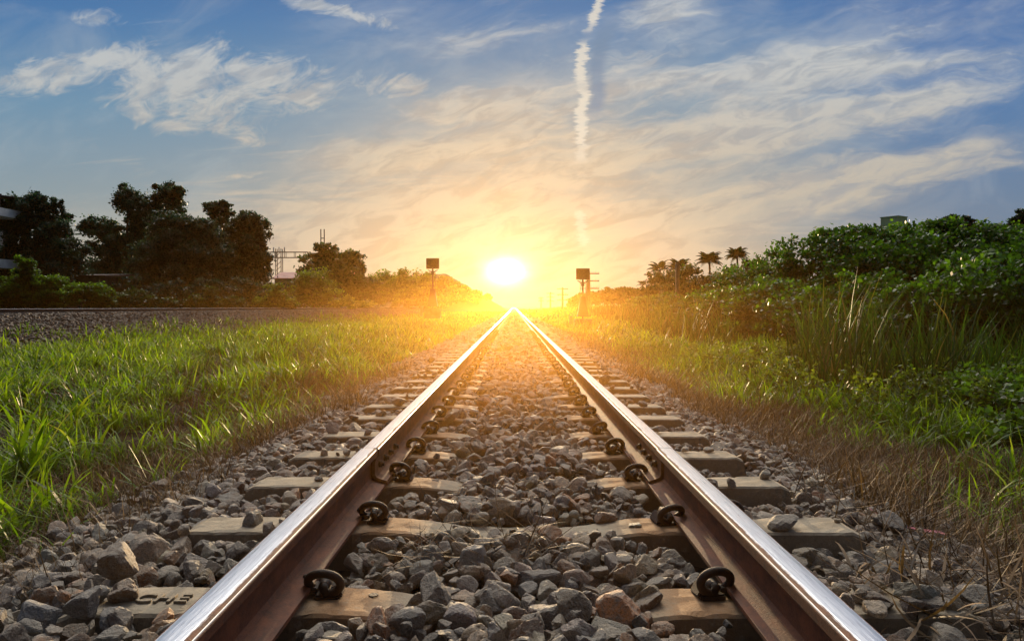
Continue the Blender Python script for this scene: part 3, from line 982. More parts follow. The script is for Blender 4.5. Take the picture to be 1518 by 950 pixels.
# right-hand thicket
tx = [(1105, 425, 48, 28, 22), (1150, 402, 42, 30, 19), (1195, 385, 42, 32, 17), (1240, 372, 44, 32, 16), (1290, 368, 46, 32, 15.5), (1340, 366, 46, 30, 15), (1390, 362, 46, 30, 14.5),
      (1440, 366, 46, 30, 14), (1490, 368, 46, 30, 13.5), (1540, 370, 50, 30, 13), (1180, 430, 60, 34, 17), (1260, 420, 60, 40, 15), (1340, 415, 62, 42, 14), (1420, 415, 62, 44, 13), (1500, 418, 66, 46, 12), (1570, 430, 70, 60, 12),
      (1560, 400, 60, 50, 12.6), (1510, 400, 60, 50, 13), (1450, 400, 60, 46, 13.4), (1310, 395, 60, 40, 14.5), (1380, 395, 60, 40, 14), (1200, 480, 50, 36, 12), (1290, 500, 55, 46, 10.6), (1380, 505, 55, 48, 10), (1460, 500, 50, 40, 9.8), (1130, 455, 50, 26, 15), (1080, 450, 44, 20, 19), (1230, 465, 60, 34, 13.5), (1330, 465, 60, 38, 12.5), (1430, 465, 66, 40, 11.5), (1530, 470, 70, 50, 10.5), (1070, 442, 40, 18, 26), (1215, 350, 10, 8, 17), (1262, 345, 14, 8, 16), (1375, 338, 16, 10, 15), (1500, 345, 20, 10, 14)]
for _ in range(70):
    Y_ = 9.5 * (52 / 9.5) ** R.random(); X_ = 4.0 + .06 * Y_ + R.uniform(0, 2.2)
    if Y_ < 12 and X_ < 4.6: continue
    pz = float(zall(X_, Y_)) + R.uniform(.35, 1.05); tx.append((762 + X_ / Y_ * F, 455 + (CAMZ - pz) * F / Y_, .6 * F / Y_, .42 * F / Y_, Y_))
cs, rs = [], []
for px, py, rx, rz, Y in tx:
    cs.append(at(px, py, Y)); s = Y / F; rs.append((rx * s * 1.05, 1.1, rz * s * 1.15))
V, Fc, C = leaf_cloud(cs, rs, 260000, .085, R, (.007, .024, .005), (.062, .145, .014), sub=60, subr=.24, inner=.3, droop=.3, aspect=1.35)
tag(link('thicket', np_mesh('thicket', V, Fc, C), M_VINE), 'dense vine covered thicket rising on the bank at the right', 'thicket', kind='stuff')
# dark soil bank under the thicket
def bankz(x, y):
    prof_ = np.interp(x - (5.0 + .12 * np.clip(y - 9, 0, 40)), [-1.5, 0, 3, 12], [-.35, .15, .85, 1.0])
    return prof_ * np.clip((y - 8.0) / 3.0, 0, 1) - .45 * (1 - np.clip((y - 8.0) / 3.0, 0, 1)) + .08 * np.sin(x * 2 + y)
sheet('bank', np.linspace(3.5, 34, 60), np.linspace(8, 60, 80), bankz, simple('dark bank soil', (.006, .010, .004), (.02, .028, .010), 3, .95, coord='Object'))

# broad leaved weeds at lower right and young shoots in the grass
cs = []; rs = []
for _ in range(60):
    x = R.uniform(3.2, 5.6); y = R.uniform(5.0, 8.0)
    if x < 2.4 + .25 * y * .8: x += .8
    cs.append((x, y, float(zall(x, y)) + .22)); rs.append((.26, .26, .17))
V, Fc, C = leaf_cloud(cs, rs, 26000, .055, R, (.025, .06, .012), (.10, .20, .022), sub=18, subr=.35, inner=.3, aspect=1.4)
tag(link('weeds', np_mesh('weeds', V, Fc, C), M_VINE), 'low bright broad leaved weeds beside the reeds at the right edge', 'weeds', kind='stuff')
cs = []; rs = []
for _ in range(70):
    x = R.uniform(2.4, 4.6); y = R.uniform(6.0, 11.0)
    cs.append((x, y, float(zall(x, y)) + .36)); rs.append((.10, .10, .18))
V, Fc, C = leaf_cloud(cs, rs, 9000, .045, R, (.04, .08, .015), (.16, .22, .03), sub=14, subr=.35, inner=.3, aspect=2)
tag(link('weeds', np_mesh('weeds', V, Fc, C), M_VINE), 'small feathery yellow green shoots rising from the right grass', 'weeds', kind='stuff')

# dark trees above the thicket and shrubs under the palms
tree('broadleaf_tree', 'dark layered tree top showing above the thicket near the right edge', 'tree', [(1415, 330, 26, 7), (1400, 336, 24, 7), (1432, 337, 22, 6), (1410, 324, 12, 4)], 42, 3600, .26, base_px=1415, sub=20)
tree('broadleaf_tree', 'dark tree top cut by the right edge of the view', 'tree', [(1512, 322, 14, 9), (1508, 334, 16, 8), (1530, 330, 20, 12)], 42, 3000, .26, base_px=1515, sub=20)
for i, (px, py, rx, rz, Y) in enumerate([(985, 418, 26, 20, 85), (1015, 415, 26, 22, 80), (1050, 418, 28, 18, 74), (1088, 410, 26, 22, 66), (1120, 398, 20, 18, 60)]):
    tree('shrub', 'dense shrub in the row below the palms', 'shrub', [(px, py, rx, rz), (px - 12, py + 18, rx, rz), (px + 14, py + 18, rx, rz)], Y, 5000, .38 * Y / 80, (DK0, MD1), group='shrubs below the palms', trunk=False)
for i, (px, py, rx, rz, Y) in enumerate([(882, 440, 16, 8, 140), (905, 436, 16, 8, 138), (928, 435, 18, 8, 136), (950, 437, 16, 9, 130), (858, 443, 12, 7, 144)]):
    tree('distant_tree', 'pale hazy tree on the horizon between the right signal and the palms', 'tree', [(px, py, rx, rz), (px - 8, py + 6, rx, rz)], Y, 2600, .6, (MD0, MD1), group='hazy trees on the horizon to the right', trunk=False)


# palms
def frond_mesh():
    V = []; Fc = []; C = []
    n = 26; L = 2.9
    pts = []
    for i in range(n + 1):
        t = i / n
        pts.append(Vector((L * (t * .92), 0, .55 * math.sin(t * 2.2) - 1.15 * t ** 2.2)))
    def quad(a, b, c, d):
        k = len(V); V.extend([a[:], b[:], c[:], d[:]]); Fc.append((k, k + 1, k + 2, k + 3))
        col = random.uniform(.7, 1.3); C.extend([(.025 * col, .045 * col, .016 * col)] * 4)
    for i in range(n):
        w = .035 * (1 - i / n) + .01
        quad(pts[i] + Vector((0, -w, 0)), pts[i + 1] + Vector((0, -w, 0)), pts[i + 1] + Vector((0, w, 0)), pts[i] + Vector((0, w, 0)))
        if i > 3:
            ll = .75 * math.sin(math.pi * (i / n) ** .8) + .12
            for s in (-1, 1):
                tip = pts[i] + Vector((.25 * ll, s * ll * .8, -.45 * ll))
                quad(pts[i], pts[i] + Vector((.15, 0, 0)), tip + Vector((.07, 0, 0)), tip)
    return np_mesh('frond', np.array(V), np.array(Fc), np.array(C))


FR = frond_mesh(); FR.materials.append(M_LEAF)


def palm(px, py, Y, label, s=1.0, nf=28, group='coconut palms on the right horizon'):
    p = at(px, py, Y); gz = float(zall(p[0], Y))
    root = empty('palm_tree', (p[0], Y, gz))
    h = p[2] - gz
    MB().tube([(0, 0, -.2), (.2, 0, h * .4), (.1, 0, h * .75), (0, 0, h)], [.26, .19, .15, .16], 8).build('trunk', M_BARK, root)
    for i in range(nf):
        f = link('frond', FR, None, root)
        f.location = (0, 0, h); t = i / nf
        f.rotation_euler = (R.normal(0, .15), -1.05 + 1.35 * t + R.normal(0, .08), i * 2.399)
        f.scale = (s, s, s)
    tag(root, label, 'palm', group)


palm(1051, 388, 120, 'tallest coconut palm with a full round head above the right shrubs', .85)
palm(1007, 398, 125, 'coconut palm half hidden in the shrubs left of the tallest palm', .85)
palm(978, 400, 130, 'thin headed coconut palm at the left end of the shrub row', .85, 13)
palm(1092, 380, 120, 'coconut palm peeping over the thicket, rightmost of the palms', .75)
palm(952, 422, 142, 'tiny far off palm standing alone on the horizon', .45, 12)

# ------------------------------------------------------------------ hill
def hillz(x, y):
    px = 762 + F * x / 135
    return np.interp(px, [480, 600, 640, 665, 700, 735, 752, 770], [5, 6.2, 6.9, 6.9, 4.2, 1.6, .6, -.6]) * np.exp(-((y - 135) / 9) ** 2) + .12 * np.sin(x * 1.3) + .08 * np.sin(x * 3.1 + y) - .35
sheet('hill', np.linspace(-50, 2, 110), np.linspace(118, 149, 16), hillz, simple('hill woodland', (.04, .06, .03), (.08, .10, .05), .05, .95))


# ------------------------------------------------------------------ signals and posts
def signal(px, ptop, pbase, Y, label, base=True, bw=.69):
    p = at(px, pbase, Y); root = empty('signal_board', tuple(p))
    H = (pbase - ptop) / F * Y; bh_ = bw * .82
    MB().box((0, 0, H - bh_ / 2), (bw, .05, bh_), bevel=.01).box((0, -.035, H - bh_ / 2), (bw * .9, .02, .05)).box((0, -.035, H - bh_ * .2), (bw * .9, .02, .04)).build('board', M_RUST, root)
    b = MB().tube([(0, .06, .1), (0, .06, H - .1)], .045, 10)
    b.build('post', M_DARKMETAL, root)
    MB().box((-.12, .05, H - bh_ - .12), (.28, .04, .04), ry=.5).box((.12, .05, H - bh_ - .12), (.28, .04, .04), ry=-.5).tube([(0, .06, H - bh_ - .3), (0, .06, H - bh_ - .1)], .08, 10).build('bracket', M_DARKMETAL, root)
    b = MB()
    for k in range(7):
        b.box((.0, -.03, .9 + k * .22), (.26, .02, .02))
    b.box((-.13, -.03, 1.35), (.02, .02, 1.5)).box((.13, -.03, 1.35), (.02, .02, 1.5))
    b.build('step_irons', M_DARKMETAL, root)
    b = MB(); bm = b.bm
    r = bmesh.ops.create_cone(bm, segments=4, radius1=.36, radius2=.14, depth=.9, cap_ends=True)
    bmesh.ops.transform(bm, matrix=Matrix.Translation((0, .06, .72)) @ Matrix.Rotation(math.pi / 4, 4, 'Z'), verts=r['verts'])
    b.build('pedestal', M_DARKMETAL, root)
    MB().box((0, .06, -.08), (.8, .7, .5), bevel=.03).build('footing', M_DARKCONC, root)
    MB().box((-.56, -.1, .0), (.14, .26, .5), bevel=.02).box((-.56, -.1, .27), (.18, .3, .04)).build('relay_box', M_WALL, root)
    tag(root, label, 'signal', 'square signal boards on posts beside the tracks')


signal(864, 398, 478, 34, 'rust coloured square signal board on a post right of the near track', bw=.62)
signal(641.5, 383, 462, 38, 'rust coloured square signal board on a post beside the second track', bw=.66)


def pole(px, ptop, Y, label, arms=3, one=0, w=.12, al=1.0, group='power poles along the right of the railway'):
    p = at(px, ptop, Y); gz = float(zall(p[0], Y)); root = empty('utility_pole', (p[0], Y, gz)); h = p[2] - gz
    MB().tube([(0, 0, -.2), (0, 0, h)], [w * 1.2, w * .8], 8).build('pole', M_CONC, root)
    for k in range(arms):
        z = h - .25 - k * al * .75
        c = MB().box((one * al * .55, 0, z), (al * (1.5 if one == 0 else 1.1), .09, .09)).build('crossarm', M_DARKMETAL, root)
        for sx in (-.6, -.2, .2, .6):
            i_ = MB()
            i_.tube([(one * al * .55 + sx * al * (1 if one == 0 else .75), 0, z + .04), (one * al * .55 + sx * al * (1 if one == 0 else .75), 0, z + .2)], .04, 6)
            i_.build('insulator', M_WHITE, c)
    tag(root, label, 'power pole', group)


pole(872, 402, 75, 'power pole with three one sided crossarms right behind the signal board', 3, 1, .22, 1.0)
pole(834, 426, 110, 'second power pole, between the right signal and the vanishing point', 3, 0, .14, 1.1)
pole(816, 433, 132, 'third power pole, left of the second one', 3, 0, .12, .9)
pole(802, 440, 145, 'fourth and smallest power pole close to the vanishing point', 2, 0, .10, .7)
pole(105, 344, 75, 'power pole in the gap between the leftmost tree and the clump', 3, 1, .14, 1.4, group='power poles behind the left trees')
# concrete post among the right reeds
p = at(1004, 390, 42); gz = float(zall(p[0], 42))
root = empty('concrete_post', (p[0], 42, gz)); MB().box((0, 0, (p[2] - gz) / 2), (.2, .18, p[2] - gz), bevel=.015).build('post', M_CONC, root)
MB().box((0, 0, p[2] - gz + .02), (.24, .22, .05)).build('cap', M_CONC, root)
tag(root, 'square concrete post in front of the shrubs below the palms', 'post')
for px, pt, pb, Y, lab in ((795, 459, 467, 75, 'short marker post close to the right rail far ahead'), (827, 466, 474, 52, 'short marker post in the grass left of the right signal')):
    p = at(px, pb, Y); root = empty('marker_post', tuple(p)); h = (pb - pt) / F * Y
    MB().box((0, 0, h / 2 - .1), (.14, .12, h + .2), bevel=.02).build('post', M_CONC, root)
    MB().box((0, -.065, h - .1), (.15, .01, .14)).build('band', M_DARKMETAL, root)
    tag(root, lab, 'marker post', 'marker posts beside the main track')

# twin posts and gantry
p = at(478.5, 340, 74); root = empty('twin_pole', (p[0], 74, 0))
for s in (-1, 1): MB().tube([(s * .17, 0, 0), (s * .17, 0, p[2])], .055, 8).build('pole', M_DARKMETAL, root)
MB().box((0, 0, p[2] - .9), (.34, .06, .08)).build('crossbar', M_DARKMETAL, root)
tag(root, 'pair of slim dark posts rising out of the square topped tree', 'mast')

Yg = 88; root = empty('gantry', (at(414, 455, Yg)[0], Yg, 0)); gx = at(414, 455, Yg)[0]
za, zb_ = at(0, 374, Yg)[2], at(0, 382, Yg)[2]; xa, xb = at(380, 0, Yg)[0] - gx, at(458, 0, Yg)[0] - gx
b = MB()
for z in (za, zb_):
    for yy in (-.3, .3): b.box(((xa + xb) / 2, yy, z), (xb - xa, .07, .07))
k = 0; xx = xa
while xx < xb:
    b.box((xx, -.3, (za + zb_) / 2), (.05, .05, za - zb_)).box((xx, .3, (za + zb_) / 2), (.05, .05, za - zb_)); xx += 1.15
b.build('truss_beam', M_DARKMETAL, root)
for sx in (0,):
    b = MB()
    for ox in (-.32, .32):
        for oy in (-.3, .3): b.box((sx + ox, oy, (za + .3) / 2 + .1), (.07, .07, za + .3))
    for q in range(12):
        z = .4 + q * (za - .4) / 12
        b.tube([(sx - .32, -.3, z), (sx + .32, -.3, z + za / 12)], .03, 4)
    b.build('column', M_DARKMETAL, root)
for sx in (-.5, 0, .5): MB().tube([(sx * 1.3, 0, za), (sx * 1.3, 0, za + .6)], .07, 6).build('insulator', M_WHITE, root)
tag(root, 'thin steel lattice gantry above the red roof', 'gantry')

# ------------------------------------------------------------------ buildings
Yh = 78; hx0, hx1 = at(404, 0, Yh)[0], at(458, 0, Yh)[0]; hz0, hz1 = at(0, 413, Yh)[2], at(0, 402, Yh)[2]
root = empty('house', ((hx0 + hx1) / 2, Yh, 0)); w = hx1 - hx0
MB().box((0, 3, hz0 / 2 - .02), (w * .94, 5.4, hz0)).build('wall', M_WALL, root)
MB().prism([(-3.4, 0), (0, hz1 - hz0), (3.4, 0), (3.4, -.1), (0, hz1 - hz0 - .1), (-3.4, -.1)], -w / 2, w / 2).build('roof', M_ROOF, root, (0, 3, hz0 + .03)).rotation_euler = (0, 0, math.pi / 2)
for sx in (-.9, .9):
    wn = MB().box((sx, .27, hz0 - 1.1), (.8, .08, .9)).build('window', M_GLASS, root); MB().box((sx, .22, hz0 - 1.6), (.95, .12, .08)).build('sill', M_WHITE, wn)
MB().box((.4, -.9, .95), (2.9, 2.0, .06), rx=.06).box((-.9, -1.8, .4), (.06, .06, 1.1)).box((1.7, -1.8, .4), (.06, .06, 1.1)).build('awning', M_WHITE, root)
tag(root, 'low house with a red tin roof between the trees', 'house')

Yb = 44; bx = at(13, 0, Yb)[0]
root = empty('apartment_building', (bx - 5, Yb, 0))
zt_ = at(0, 292, Yb)[2]
MB().box((-2.5, 2.9, zt_ / 2 - .4), (9, 3, zt_ - 1.4)).build('wall', M_WALL, root)
for py0, py1 in ((310, 322), (385, 398)):
    z0, z1 = at(0, py1, Yb)[2], at(0, py0, Yb)[2]
    s_ = MB().box((0, .2, (z0 + z1) / 2), (10, 2.4, z1 - z0), bevel=.01).build('balcony', M_WHITE, root)
    rb = MB()
    for q in range(26): rb.box((-4.95 + q * .396, -.9, z1 + .3), (.03, .03, .6))
    rb.box((0, -.9, z1 + .62), (10, .05, .05))
    rb.build('railing', M_DARKMETAL, s_)
for z in (1.2, 4.0):
    for sx in (-4.2, -1.8, .6):
        wn = MB().box((sx, 1.27, z), (1.4, .06, 1.4)).build('window', M_GLASS, root)
        MB().box((sx, 1.24, z - .76), (1.6, .12, .08)).build('sill', M_WHITE, wn)
rb = MB()
for q in range(11): rb.box((-4.9 + q * .98, -.6, zt_ - .35), (.05, .05, .8))
rb.box((0, -.6, zt_ + .05), (10, .07, .07)).box((0, .9, zt_ + .1), (9.8, 3, .05), rx=.06)
rb.build('roof_railing', M_DARKMETAL, root)
tag(root, 'apartment block with white balcony slabs cut by the left edge', 'building')

Yt = 80; x0, x1 = at(1312, 0, Yt)[0], at(1348, 0, Yt)[0]; ztp = at(0, 322, Yt)[2]
root = empty('green_building', ((x0 + x1) / 2, Yt + 1, 0))
MB().box((0, 0, ztp / 2), (1.9, 1.9, ztp), rz=.62).build('wall', M_GREENP, root)
MB().box((0, 0, ztp + .05), (2.02, 2.02, .1), rz=.62).build('parapet', M_GREENP, root)
c_, s_ = math.cos(.62), math.sin(.62)
for dz in (1.0, 2.6):
    wn = MB().box((s_ * .96 * 1, -c_ * .96, ztp - dz), (.8, .05, .45), rz=.62).build('window', M_GLASS, root)
tag(root, 'pale green flat roofed building top seen over the thicket', 'building')

# wall fragment behind left bush
p = at(127, 408, 48); root = empty('shed', (p[0], 48, 0)); MB().box((0, 0, p[2] / 2 - .1), (3.4, 3, p[2])).build('wall', M_DARKCONC, root)
MB().box((0, 0, p[2] - .02), (4.4, 3.4, .12), rx=.06).build('roof', M_DARKMETAL, root)
tag(root, 'low dark shed between the leftmost tree and the clump', 'shed')

# pink ribbon in the dry grass
def ribbon(pts, w, label):
    V = []; Fc = []
    for i, p_ in enumerate(pts):
        V += [(p_[0], p_[1] - w / 2, p_[2] + .004 * (i % 2)), (p_[0], p_[1] + w / 2, p_[2] + .006)]
        if i: Fc.append((2 * i - 2, 2 * i - 1, 2 * i + 1, 2 * i))
    o = link('plastic_ribbon', np_mesh('plastic_ribbon', np.array(V), np.array(Fc)), M_PINK)
    tag(o, label, 'ribbon', 'scraps of pink plastic ribbon in the dry grass')
ribbon([at(1345, 782, 2.56), at(1358, 786, 2.57), at(1370, 788, 2.57), at(1384, 790, 2.57), at(1396, 791, 2.57), at(1406, 795, 2.57)], .02, 'longer strip of pink plastic ribbon lying on the dry grass')
ribbon([at(1291, 755, 2.66), at(1297, 760, 2.66), at(1302, 764, 2.65)], .014, 'tiny scrap of pink plastic ribbon nearer the stones')

# ------------------------------------------------------------------ sky
SUN_EL, SUN_AZ = rad(4.2), rad(-.6)      # azimuth measured from +Y towards +X
w = bpy.data.worlds.new('World'); sc.world = w; w.use_nodes = True
t = w.node_tree; t.nodes.clear(); n = N(t)
tc = n.new('ShaderNodeTexCoord').outputs['Generated']
sp = n.new('ShaderNodeSeparateXYZ', {0: tc}); dx_, dy_, dz_ = (E(n, o) for o in sp.outputs)
yy = n.math('MAXIMUM', n.math('ABSOLUTE', dy_), .12)
u = dx_ / yy; v = dz_ / yy
nish = n.new('ShaderNodeTexSky', sky_type='NISHITA', sun_disc=False, sun_elevation=SUN_EL, sun_rotation=SUN_AZ, air_density=1.0, dust_density=2.0)
nsk = n.mix(1.0, nish.outputs[0], (.10, .10, .10), 'MULTIPLY')
# clear sky: blue above, greyer and warmer below, bluer to the right
su, sv = -.011, .048
du = u - su; dv = v - sv
ang = n.math('SQRT', du * du + dv * dv)
angw = n.math('SQRT', du * du * .55 + dv * dv)
base = n.ramp(n.math('MULTIPLY', v, 2.2, clamp=True), [(0.0, lin(200, 178, 146)), (.16, lin(170, 168, 158)), (.34, lin(138, 156, 166)), (.60, lin(108, 147, 176)), (.85, lin(74, 124, 174)), (1.0, lin(58, 108, 166))])
rightb = n.ss(u, .22, .62)
base = n.mix(rightb * .8, base, n.ramp(n.math('MULTIPLY', v, 2.2, clamp=True), [(0, lin(104, 126, 154)), (.3, lin(92, 122, 158)), (.7, lin(68, 116, 175)), (1, lin(52, 100, 165))]))
def rot(a, sx, sy, ox=0, oy=0):
    ca, sa = math.cos(a), math.sin(a)
    return n.xyz((u * ca + v * sa) * sx + ox, (v * ca - u * sa) * sy + oy, 0.0)

vl = n.ss(n.noise(rot(.2, 3, 6.0, 61), 2.0, 6, .6, .8), .45, .75)
base = n.mix(vl * .22, base, lin(196, 200, 200))
base = n.mix(n.ss(angw, .36, .03) * .62, base, lin(168, 167, 158))

def gauss(cu, cv, ru, rv, a=0):
    ca, sa = math.cos(a), math.sin(a)
    p_ = ((u - cu) * ca + (v - cv) * sa) / ru; q_ = ((v - cv) * ca - (u - cu) * sa) / rv
    return n.math('EXPONENT', (p_ * p_ + q_ * q_) * -1.0)
U = lambda px: (px - 762) / F
Vv = lambda py: (455 - py) / F
# wispy streaks fanning to the right
wu = (n.noise(rot(.0, 2.5, 5.0, 21), 1.6, 4, .55) - .5) * .10
def rotw(a, sx, sy, ox=0, k=1.0):
    ca, sa = math.cos(a), math.sin(a)
    return n.xyz((u * ca + v * sa) * sx + ox, (v * ca - u * sa + wu * k) * sy, 0.0)
def ridge(f, k=2.0): return n.math('SUBTRACT', 1.0, n.math('ABSOLUTE', (f - .5) * k * 2.0), clamp=True)
wx = (n.noise(rot(.2, 3, 6, 31), 2.2, 3, .55) - .5) * .16
wy = (n.noise(rot(.2, 3, 6, 47), 2.2, 3, .55) - .5) * .07
def warp(a, sx, sy, ox=0.0, k=1.0):
    ca, sa = math.cos(a), math.sin(a)
    uu = u + wx * k; vv = v + wy * k
    return n.xyz((uu * ca + vv * sa) * sx + ox, (vv * ca - uu * sa) * sy, 0.0)
st1 = n.noise(warp(.16, 1.6, 7.5), 2.2, 11, .60, .1)
st2 = n.noise(warp(.30, 2.6, 9.0, 4), 2.6, 11, .64, .3)
fil = ridge(n.noise(warp(.20, 1.3, 9.0, 12), 2.6, 6, .55, .2), 2.6)
fil2 = ridge(n.noise(warp(.05, 2.2, 10.0, 19), 3.4, 7, .6, .3), 2.6)
fine = n.noise(warp(.25, 9, 22.0, 8), 4.0, 8, .68, .6)
big = n.noise(rot(.12, 1.2, 3.6, 9), 2.0, 3, .5, .2)
uw = u + wx * .5; vw = v + wy * .7
def gw(cu, cv, ru, rv, a=0):
    ca, sa = math.cos(a), math.sin(a)
    p_ = ((uw - cu) * ca + (vw - cv) * sa) / ru; q_ = ((vw - cv) * ca - (uw - cu) * sa) / rv
    return n.math('EXPONENT', (p_ * p_ + q_ * q_) * -1.0)
cov_r = gauss(U(1080), Vv(180), .30, .13, .10) * .5 + gw(U(1200), Vv(292), .32, .022, .17) * .95 + gw(U(1330), Vv(245), .22, .016, .2) * .9 + gw(U(1130), Vv(195), .26, .024, .15) * .9 + gw(U(1330), Vv(160), .16, .016, .2) * .8 + gw(U(1400), Vv(100), .22, .022, .06) * .8 + gw(U(1200), Vv(95), .14, .035, .4) * .6 + gw(U(880), Vv(130), .20, .035, .1) * .7 + gw(U(700), Vv(65), .12, .018, .2) * .8 + gw(U(990), Vv(15), .06, .05, .8) * .8 + gw(U(720), Vv(170), .10, .03) * .7 + gw(U(560), Vv(235), .14, .02, .1) * .9 + gw(U(850), Vv(215), .22, .02, .05) * .7 + gauss(U(720), Vv(290), .30, .07) * .8 + gw(U(1000), Vv(330), .25, .014, .1) * .8
cov_r = n.math('MINIMUM', cov_r, 1.2)
cut = n.ss(v - u * .255, -.004, .022)        # clear wedge low on the right
cutf = (1.0 - (1.0 - cut) * n.ss(u, .12, .30))
veil = n.ss(big * .5 + st1 * .8 + cov_r * .34, .62, 1.18) * .74
strk = n.ss(st1 * .5 + st2 * .4 + fil * .34 + fil2 * .16 + fine * .28 + cov_r * .42, 1.12, 1.56)
wisp = (1.0 - (1.0 - veil) * (1.0 - strk * .9)) * cutf * n.ss(u, -.42, -.18)
# broken patches on the left
bl = n.noise(rot(.35, 5.0, 9.0, 2), 3.4, 10, .66, 1.0)
bl2 = n.noise(rot(.5, 3.0, 5.0, 7), 2.6, 4, .5, .6)
lm = gauss(U(360), Vv(125), .17, .052, .10) * 1.1 + gauss(U(250), Vv(165), .085, .030, -.25) * .9 + gauss(U(100), Vv(105), .14, .028, .18) * 1.15 + gauss(U(140), Vv(28), .055, .022) * .9 + gauss(U(510), Vv(22), .12, .016, -.22) * .9 + gauss(U(598), Vv(128), .045, .018) * .9 + gauss(U(360), Vv(200), .035, .012, -.3) * .8 + gauss(U(355), Vv(263), .04, .006) * .7 + gauss(U(320), Vv(165), .3, .09) * .22
patchc = n.ss(bl * 1.0 + bl2 * .55 + n.math('MINIMUM', lm, 1.1) * .46, 1.04, 1.36)
# low bands around the sun
lo = n.noise(rot(.06, 2.2, 18.0, 5), 2.6, 8, .62, 1.0)
lowb = n.ss(lo + (gauss(U(640), Vv(335), .42, .10) + gauss(U(800), Vv(360), .3, .07)) * .42, .62, 1.0)
cl = n.math('MAXIMUM', n.math('MAXIMUM', wisp * .92, patchc * .80), lowb * .75)
# contrail that breaks up, with its shadow to the right
cx_ = U(862) + n.ss(v, Vv(90), Vv(0)) * .022
wob = (n.noise(n.xyz(v * 20, 0.0, 0.0), 1.0, 6, .80) - .5) * .050
jag = n.noise(n.xyz(u * 45, v * 150, 2.0), 1.0, 6, .78)
cd = n.math('ABSOLUTE', u - cx_ - wob) + (jag - .5) * .030
tw_ = n.noise(n.xyz(v * 38, 7.0, 0.0), 1.0, 3, .6) * .015
brk = n.ss(n.noise(n.xyz(v * 26, 3.0, 0.0), 1.0, 2, .5), .33, .47)
trail = n.ss(cd, tw_ + .0030, tw_ - .0050) * n.ss(v, Vv(248), Vv(225)) * brk
knots = n.ss(cd, .010, .002) * n.ss(n.noise(n.xyz(v * 44, 5.5, 0.0), 1.0, 2, .5), .50, .62) * n.ss(v, Vv(400), Vv(380)) * .6
trail = n.math('MAXIMUM', trail, knots)
shd = n.ss(n.math('ABSOLUTE', u - cx_ - .017 - (v - Vv(200)) * .05 - wob * .6), .017, .003) * n.ss(v, Vv(190), Vv(150)) * n.ss(v, Vv(20), Vv(75))
# shading of the clouds
cc = n.mix(n.ss(angw, .36, .05), n.mix(n.ss(v, .14, .38), lin(198, 188, 172), lin(204, 206, 204)), lin(216, 200, 174))
cshade = n.noise(rot(.3, 4, 12, 1), 4.0, 6, .6, .8)
cc = n.mix(n.ss(cshade, .58, .36) * .55, cc, n.mix(n.ss(angw, .4, .08), lin(140, 152, 168), lin(168, 150, 130)))
col = n.mix(cl, base, cc)
col = n.mix(shd * .75, col, lin(104, 136, 168))
col = n.mix(trail * .8, col, lin(232, 224, 208))
# glow around the sun
g1 = n.math('EXPONENT', ang * -40.0); g2 = n.math('EXPONENT', (du * du * .75 + dv * dv) * -30.0); disc = n.ss(n.math('SQRT', du * du * .8 + dv * dv * 1.5), .042, .010)
up = n.ss(v, -.06, .0)
def scaled(c, f):
    return n.mix(1.0, c, n.xyz(f, f, f), 'MULTIPLY')
col = n.mix(1.0, col, scaled((*[q for q in (1.0, .62, .20)], 1), g2 * .10), 'ADD')
col = n.mix(1.0, col, scaled((1.0, .78, .50, 1), g1 * .6), 'ADD')
col = n.mix(1.0, col, scaled((1.0, .88, .70, 1), n.math('EXPONENT', (du * du * .8 + dv * dv * 1.9) * -2600.0) * 3.0), 'ADD')
# behind and below: plain
back = n.ss(dy_, .05, -.25)
col = n.mix(back, col, n.ramp(n.math('MULTIPLY', dz_, 1.0, clamp=True), [(0, lin(60, 68, 80)), (.5, lin(72, 80, 92)), (1, lin(110, 110, 112))]))
col = n.mix(n.ss(dz_, .46, .56) * n.ss(dy_, .05, .3), col, (.85, .80, .72))  # unseen upper sky ahead brightened for extra light from above
pd = n.math('ADD', dx_ * -.02 + dz_ * .70, dy_ * .714)      # unseen bright patch added above the frame to light the ground ahead
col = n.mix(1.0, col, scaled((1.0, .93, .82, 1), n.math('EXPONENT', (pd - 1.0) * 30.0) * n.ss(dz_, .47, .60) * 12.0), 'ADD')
col = n.mix(.08, col, nsk)
col = n.mix(n.ss(dz_, -.01, -.06), col, (.05, .045, .03))
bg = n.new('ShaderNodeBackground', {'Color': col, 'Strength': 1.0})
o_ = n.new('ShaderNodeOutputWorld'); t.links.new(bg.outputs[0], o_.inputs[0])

sl = bpy.data.lights.new('sun', 'SUN'); sl.energy = 5; sl.angle = rad(.53); sl.color = (1, .72, .40)
so = bpy.data.objects.new('sun', sl); COL.objects.link(so)
d = Vector((math.sin(SUN_AZ) * math.cos(SUN_EL), math.cos(SUN_AZ) * math.cos(SUN_EL), math.sin(SUN_EL)))
so.rotation_euler = d.to_track_quat('Z', 'Y').to_euler(); so.location = d * 50 + Vector((0, 0, 5))

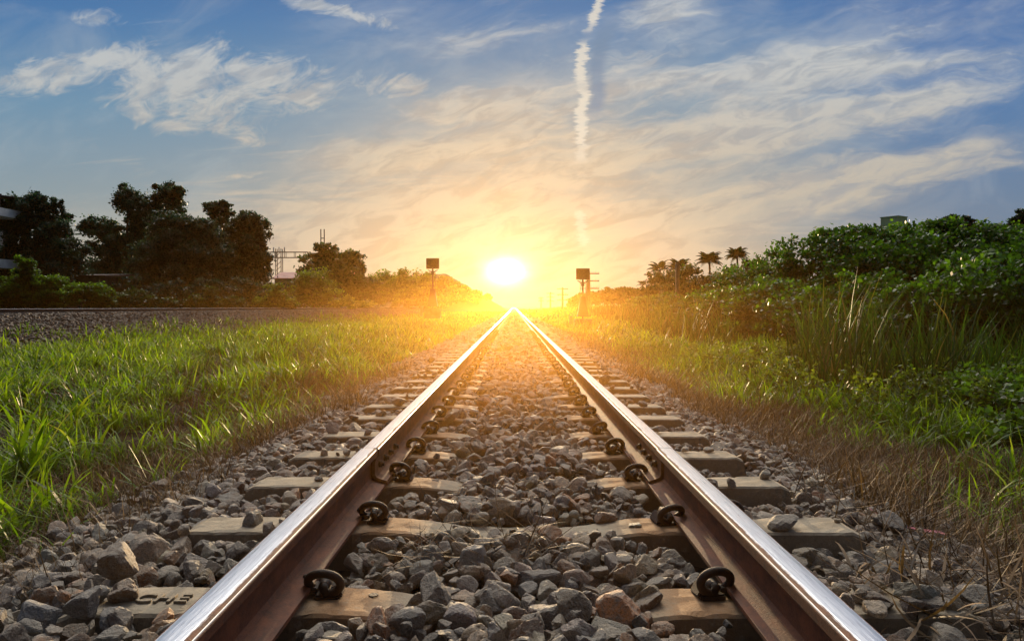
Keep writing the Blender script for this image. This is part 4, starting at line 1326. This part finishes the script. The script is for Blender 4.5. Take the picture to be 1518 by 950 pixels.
# ------------------------------------------------------------------ haze: scattering air added and thickened near the camera to imitate the sun's flare
def flare_haze():
    m, n, out = material('morning haze')
    tc = n.new('ShaderNodeTexCoord').outputs['Object']
    sp = n.new('ShaderNodeSeparateXYZ', {0: tc}); y = E(n, sp.outputs[1]); z = E(n, sp.outputs[2])
    x = E(n, sp.outputs[0]); q = (y - 5.2) / 3.0; qx = x / 1.6
    low = n.ss(z, .90, .62)            # mist kept low so its added glow stays off the sky
    dens = n.math('EXPONENT', (q * q + qx * qx) * -1.0) * low * HAZE_D + n.ss(y, 7, 20) * n.ss(z, 4.5, 2.0) * n.math('EXPONENT', (x / 6.5) * (x / 6.5) * -1.0) * .0007 + .00008
    a = n.new('ShaderNodeVolumeScatter', {'Color': (1.0, .50, .11, 1), 'Density': dens, 'Anisotropy': .84})
    b = n.new('ShaderNodeVolumeAbsorption', {'Color': (1.0, .50, .11, 1), 'Density': dens})
    s_ = n.new('ShaderNodeAddShader', {0: a.outputs[0], 1: b.outputs[0]})
    n.t.links.new(s_.outputs[0], out.inputs['Volume'])
    try: m.cycles.volume_step_rate = HAZE_STEP
    except Exception: pass
    o = MB().box((0, 74, 5.5), (110, 158, 14)).build('flare_haze', m)
    o['kind'] = 'structure'


HAZE_D = .0175
HAZE_STEP = .15
flare_haze()

# ------------------------------------------------------------------ camera
cam = bpy.data.cameras.new('camera'); co = bpy.data.objects.new('camera', cam); COL.objects.link(co)
cam.sensor_width = 36; cam.lens = F / 1518 * 36; cam.clip_end = 4000; cam.clip_start = .05
co.location = (0, 0, CAMZ); co.rotation_euler = (rad(90) - math.atan(20 / F), 0, math.atan(3 / F))
sc.camera = co
sc.view_settings.view_transform = 'Standard'; sc.view_settings.look = 'None'; sc.view_settings.exposure = 0
sc.cycles.max_bounces = 6; sc.cycles.diffuse_bounces = 2; sc.cycles.glossy_bounces = 2; sc.cycles.transmission_bounces = 4; sc.cycles.volume_bounces = 0
sc.cycles.transparent_max_bounces = 8
sc.cycles.sample_clamp_indirect = 4
sc.cycles.use_denoising = True
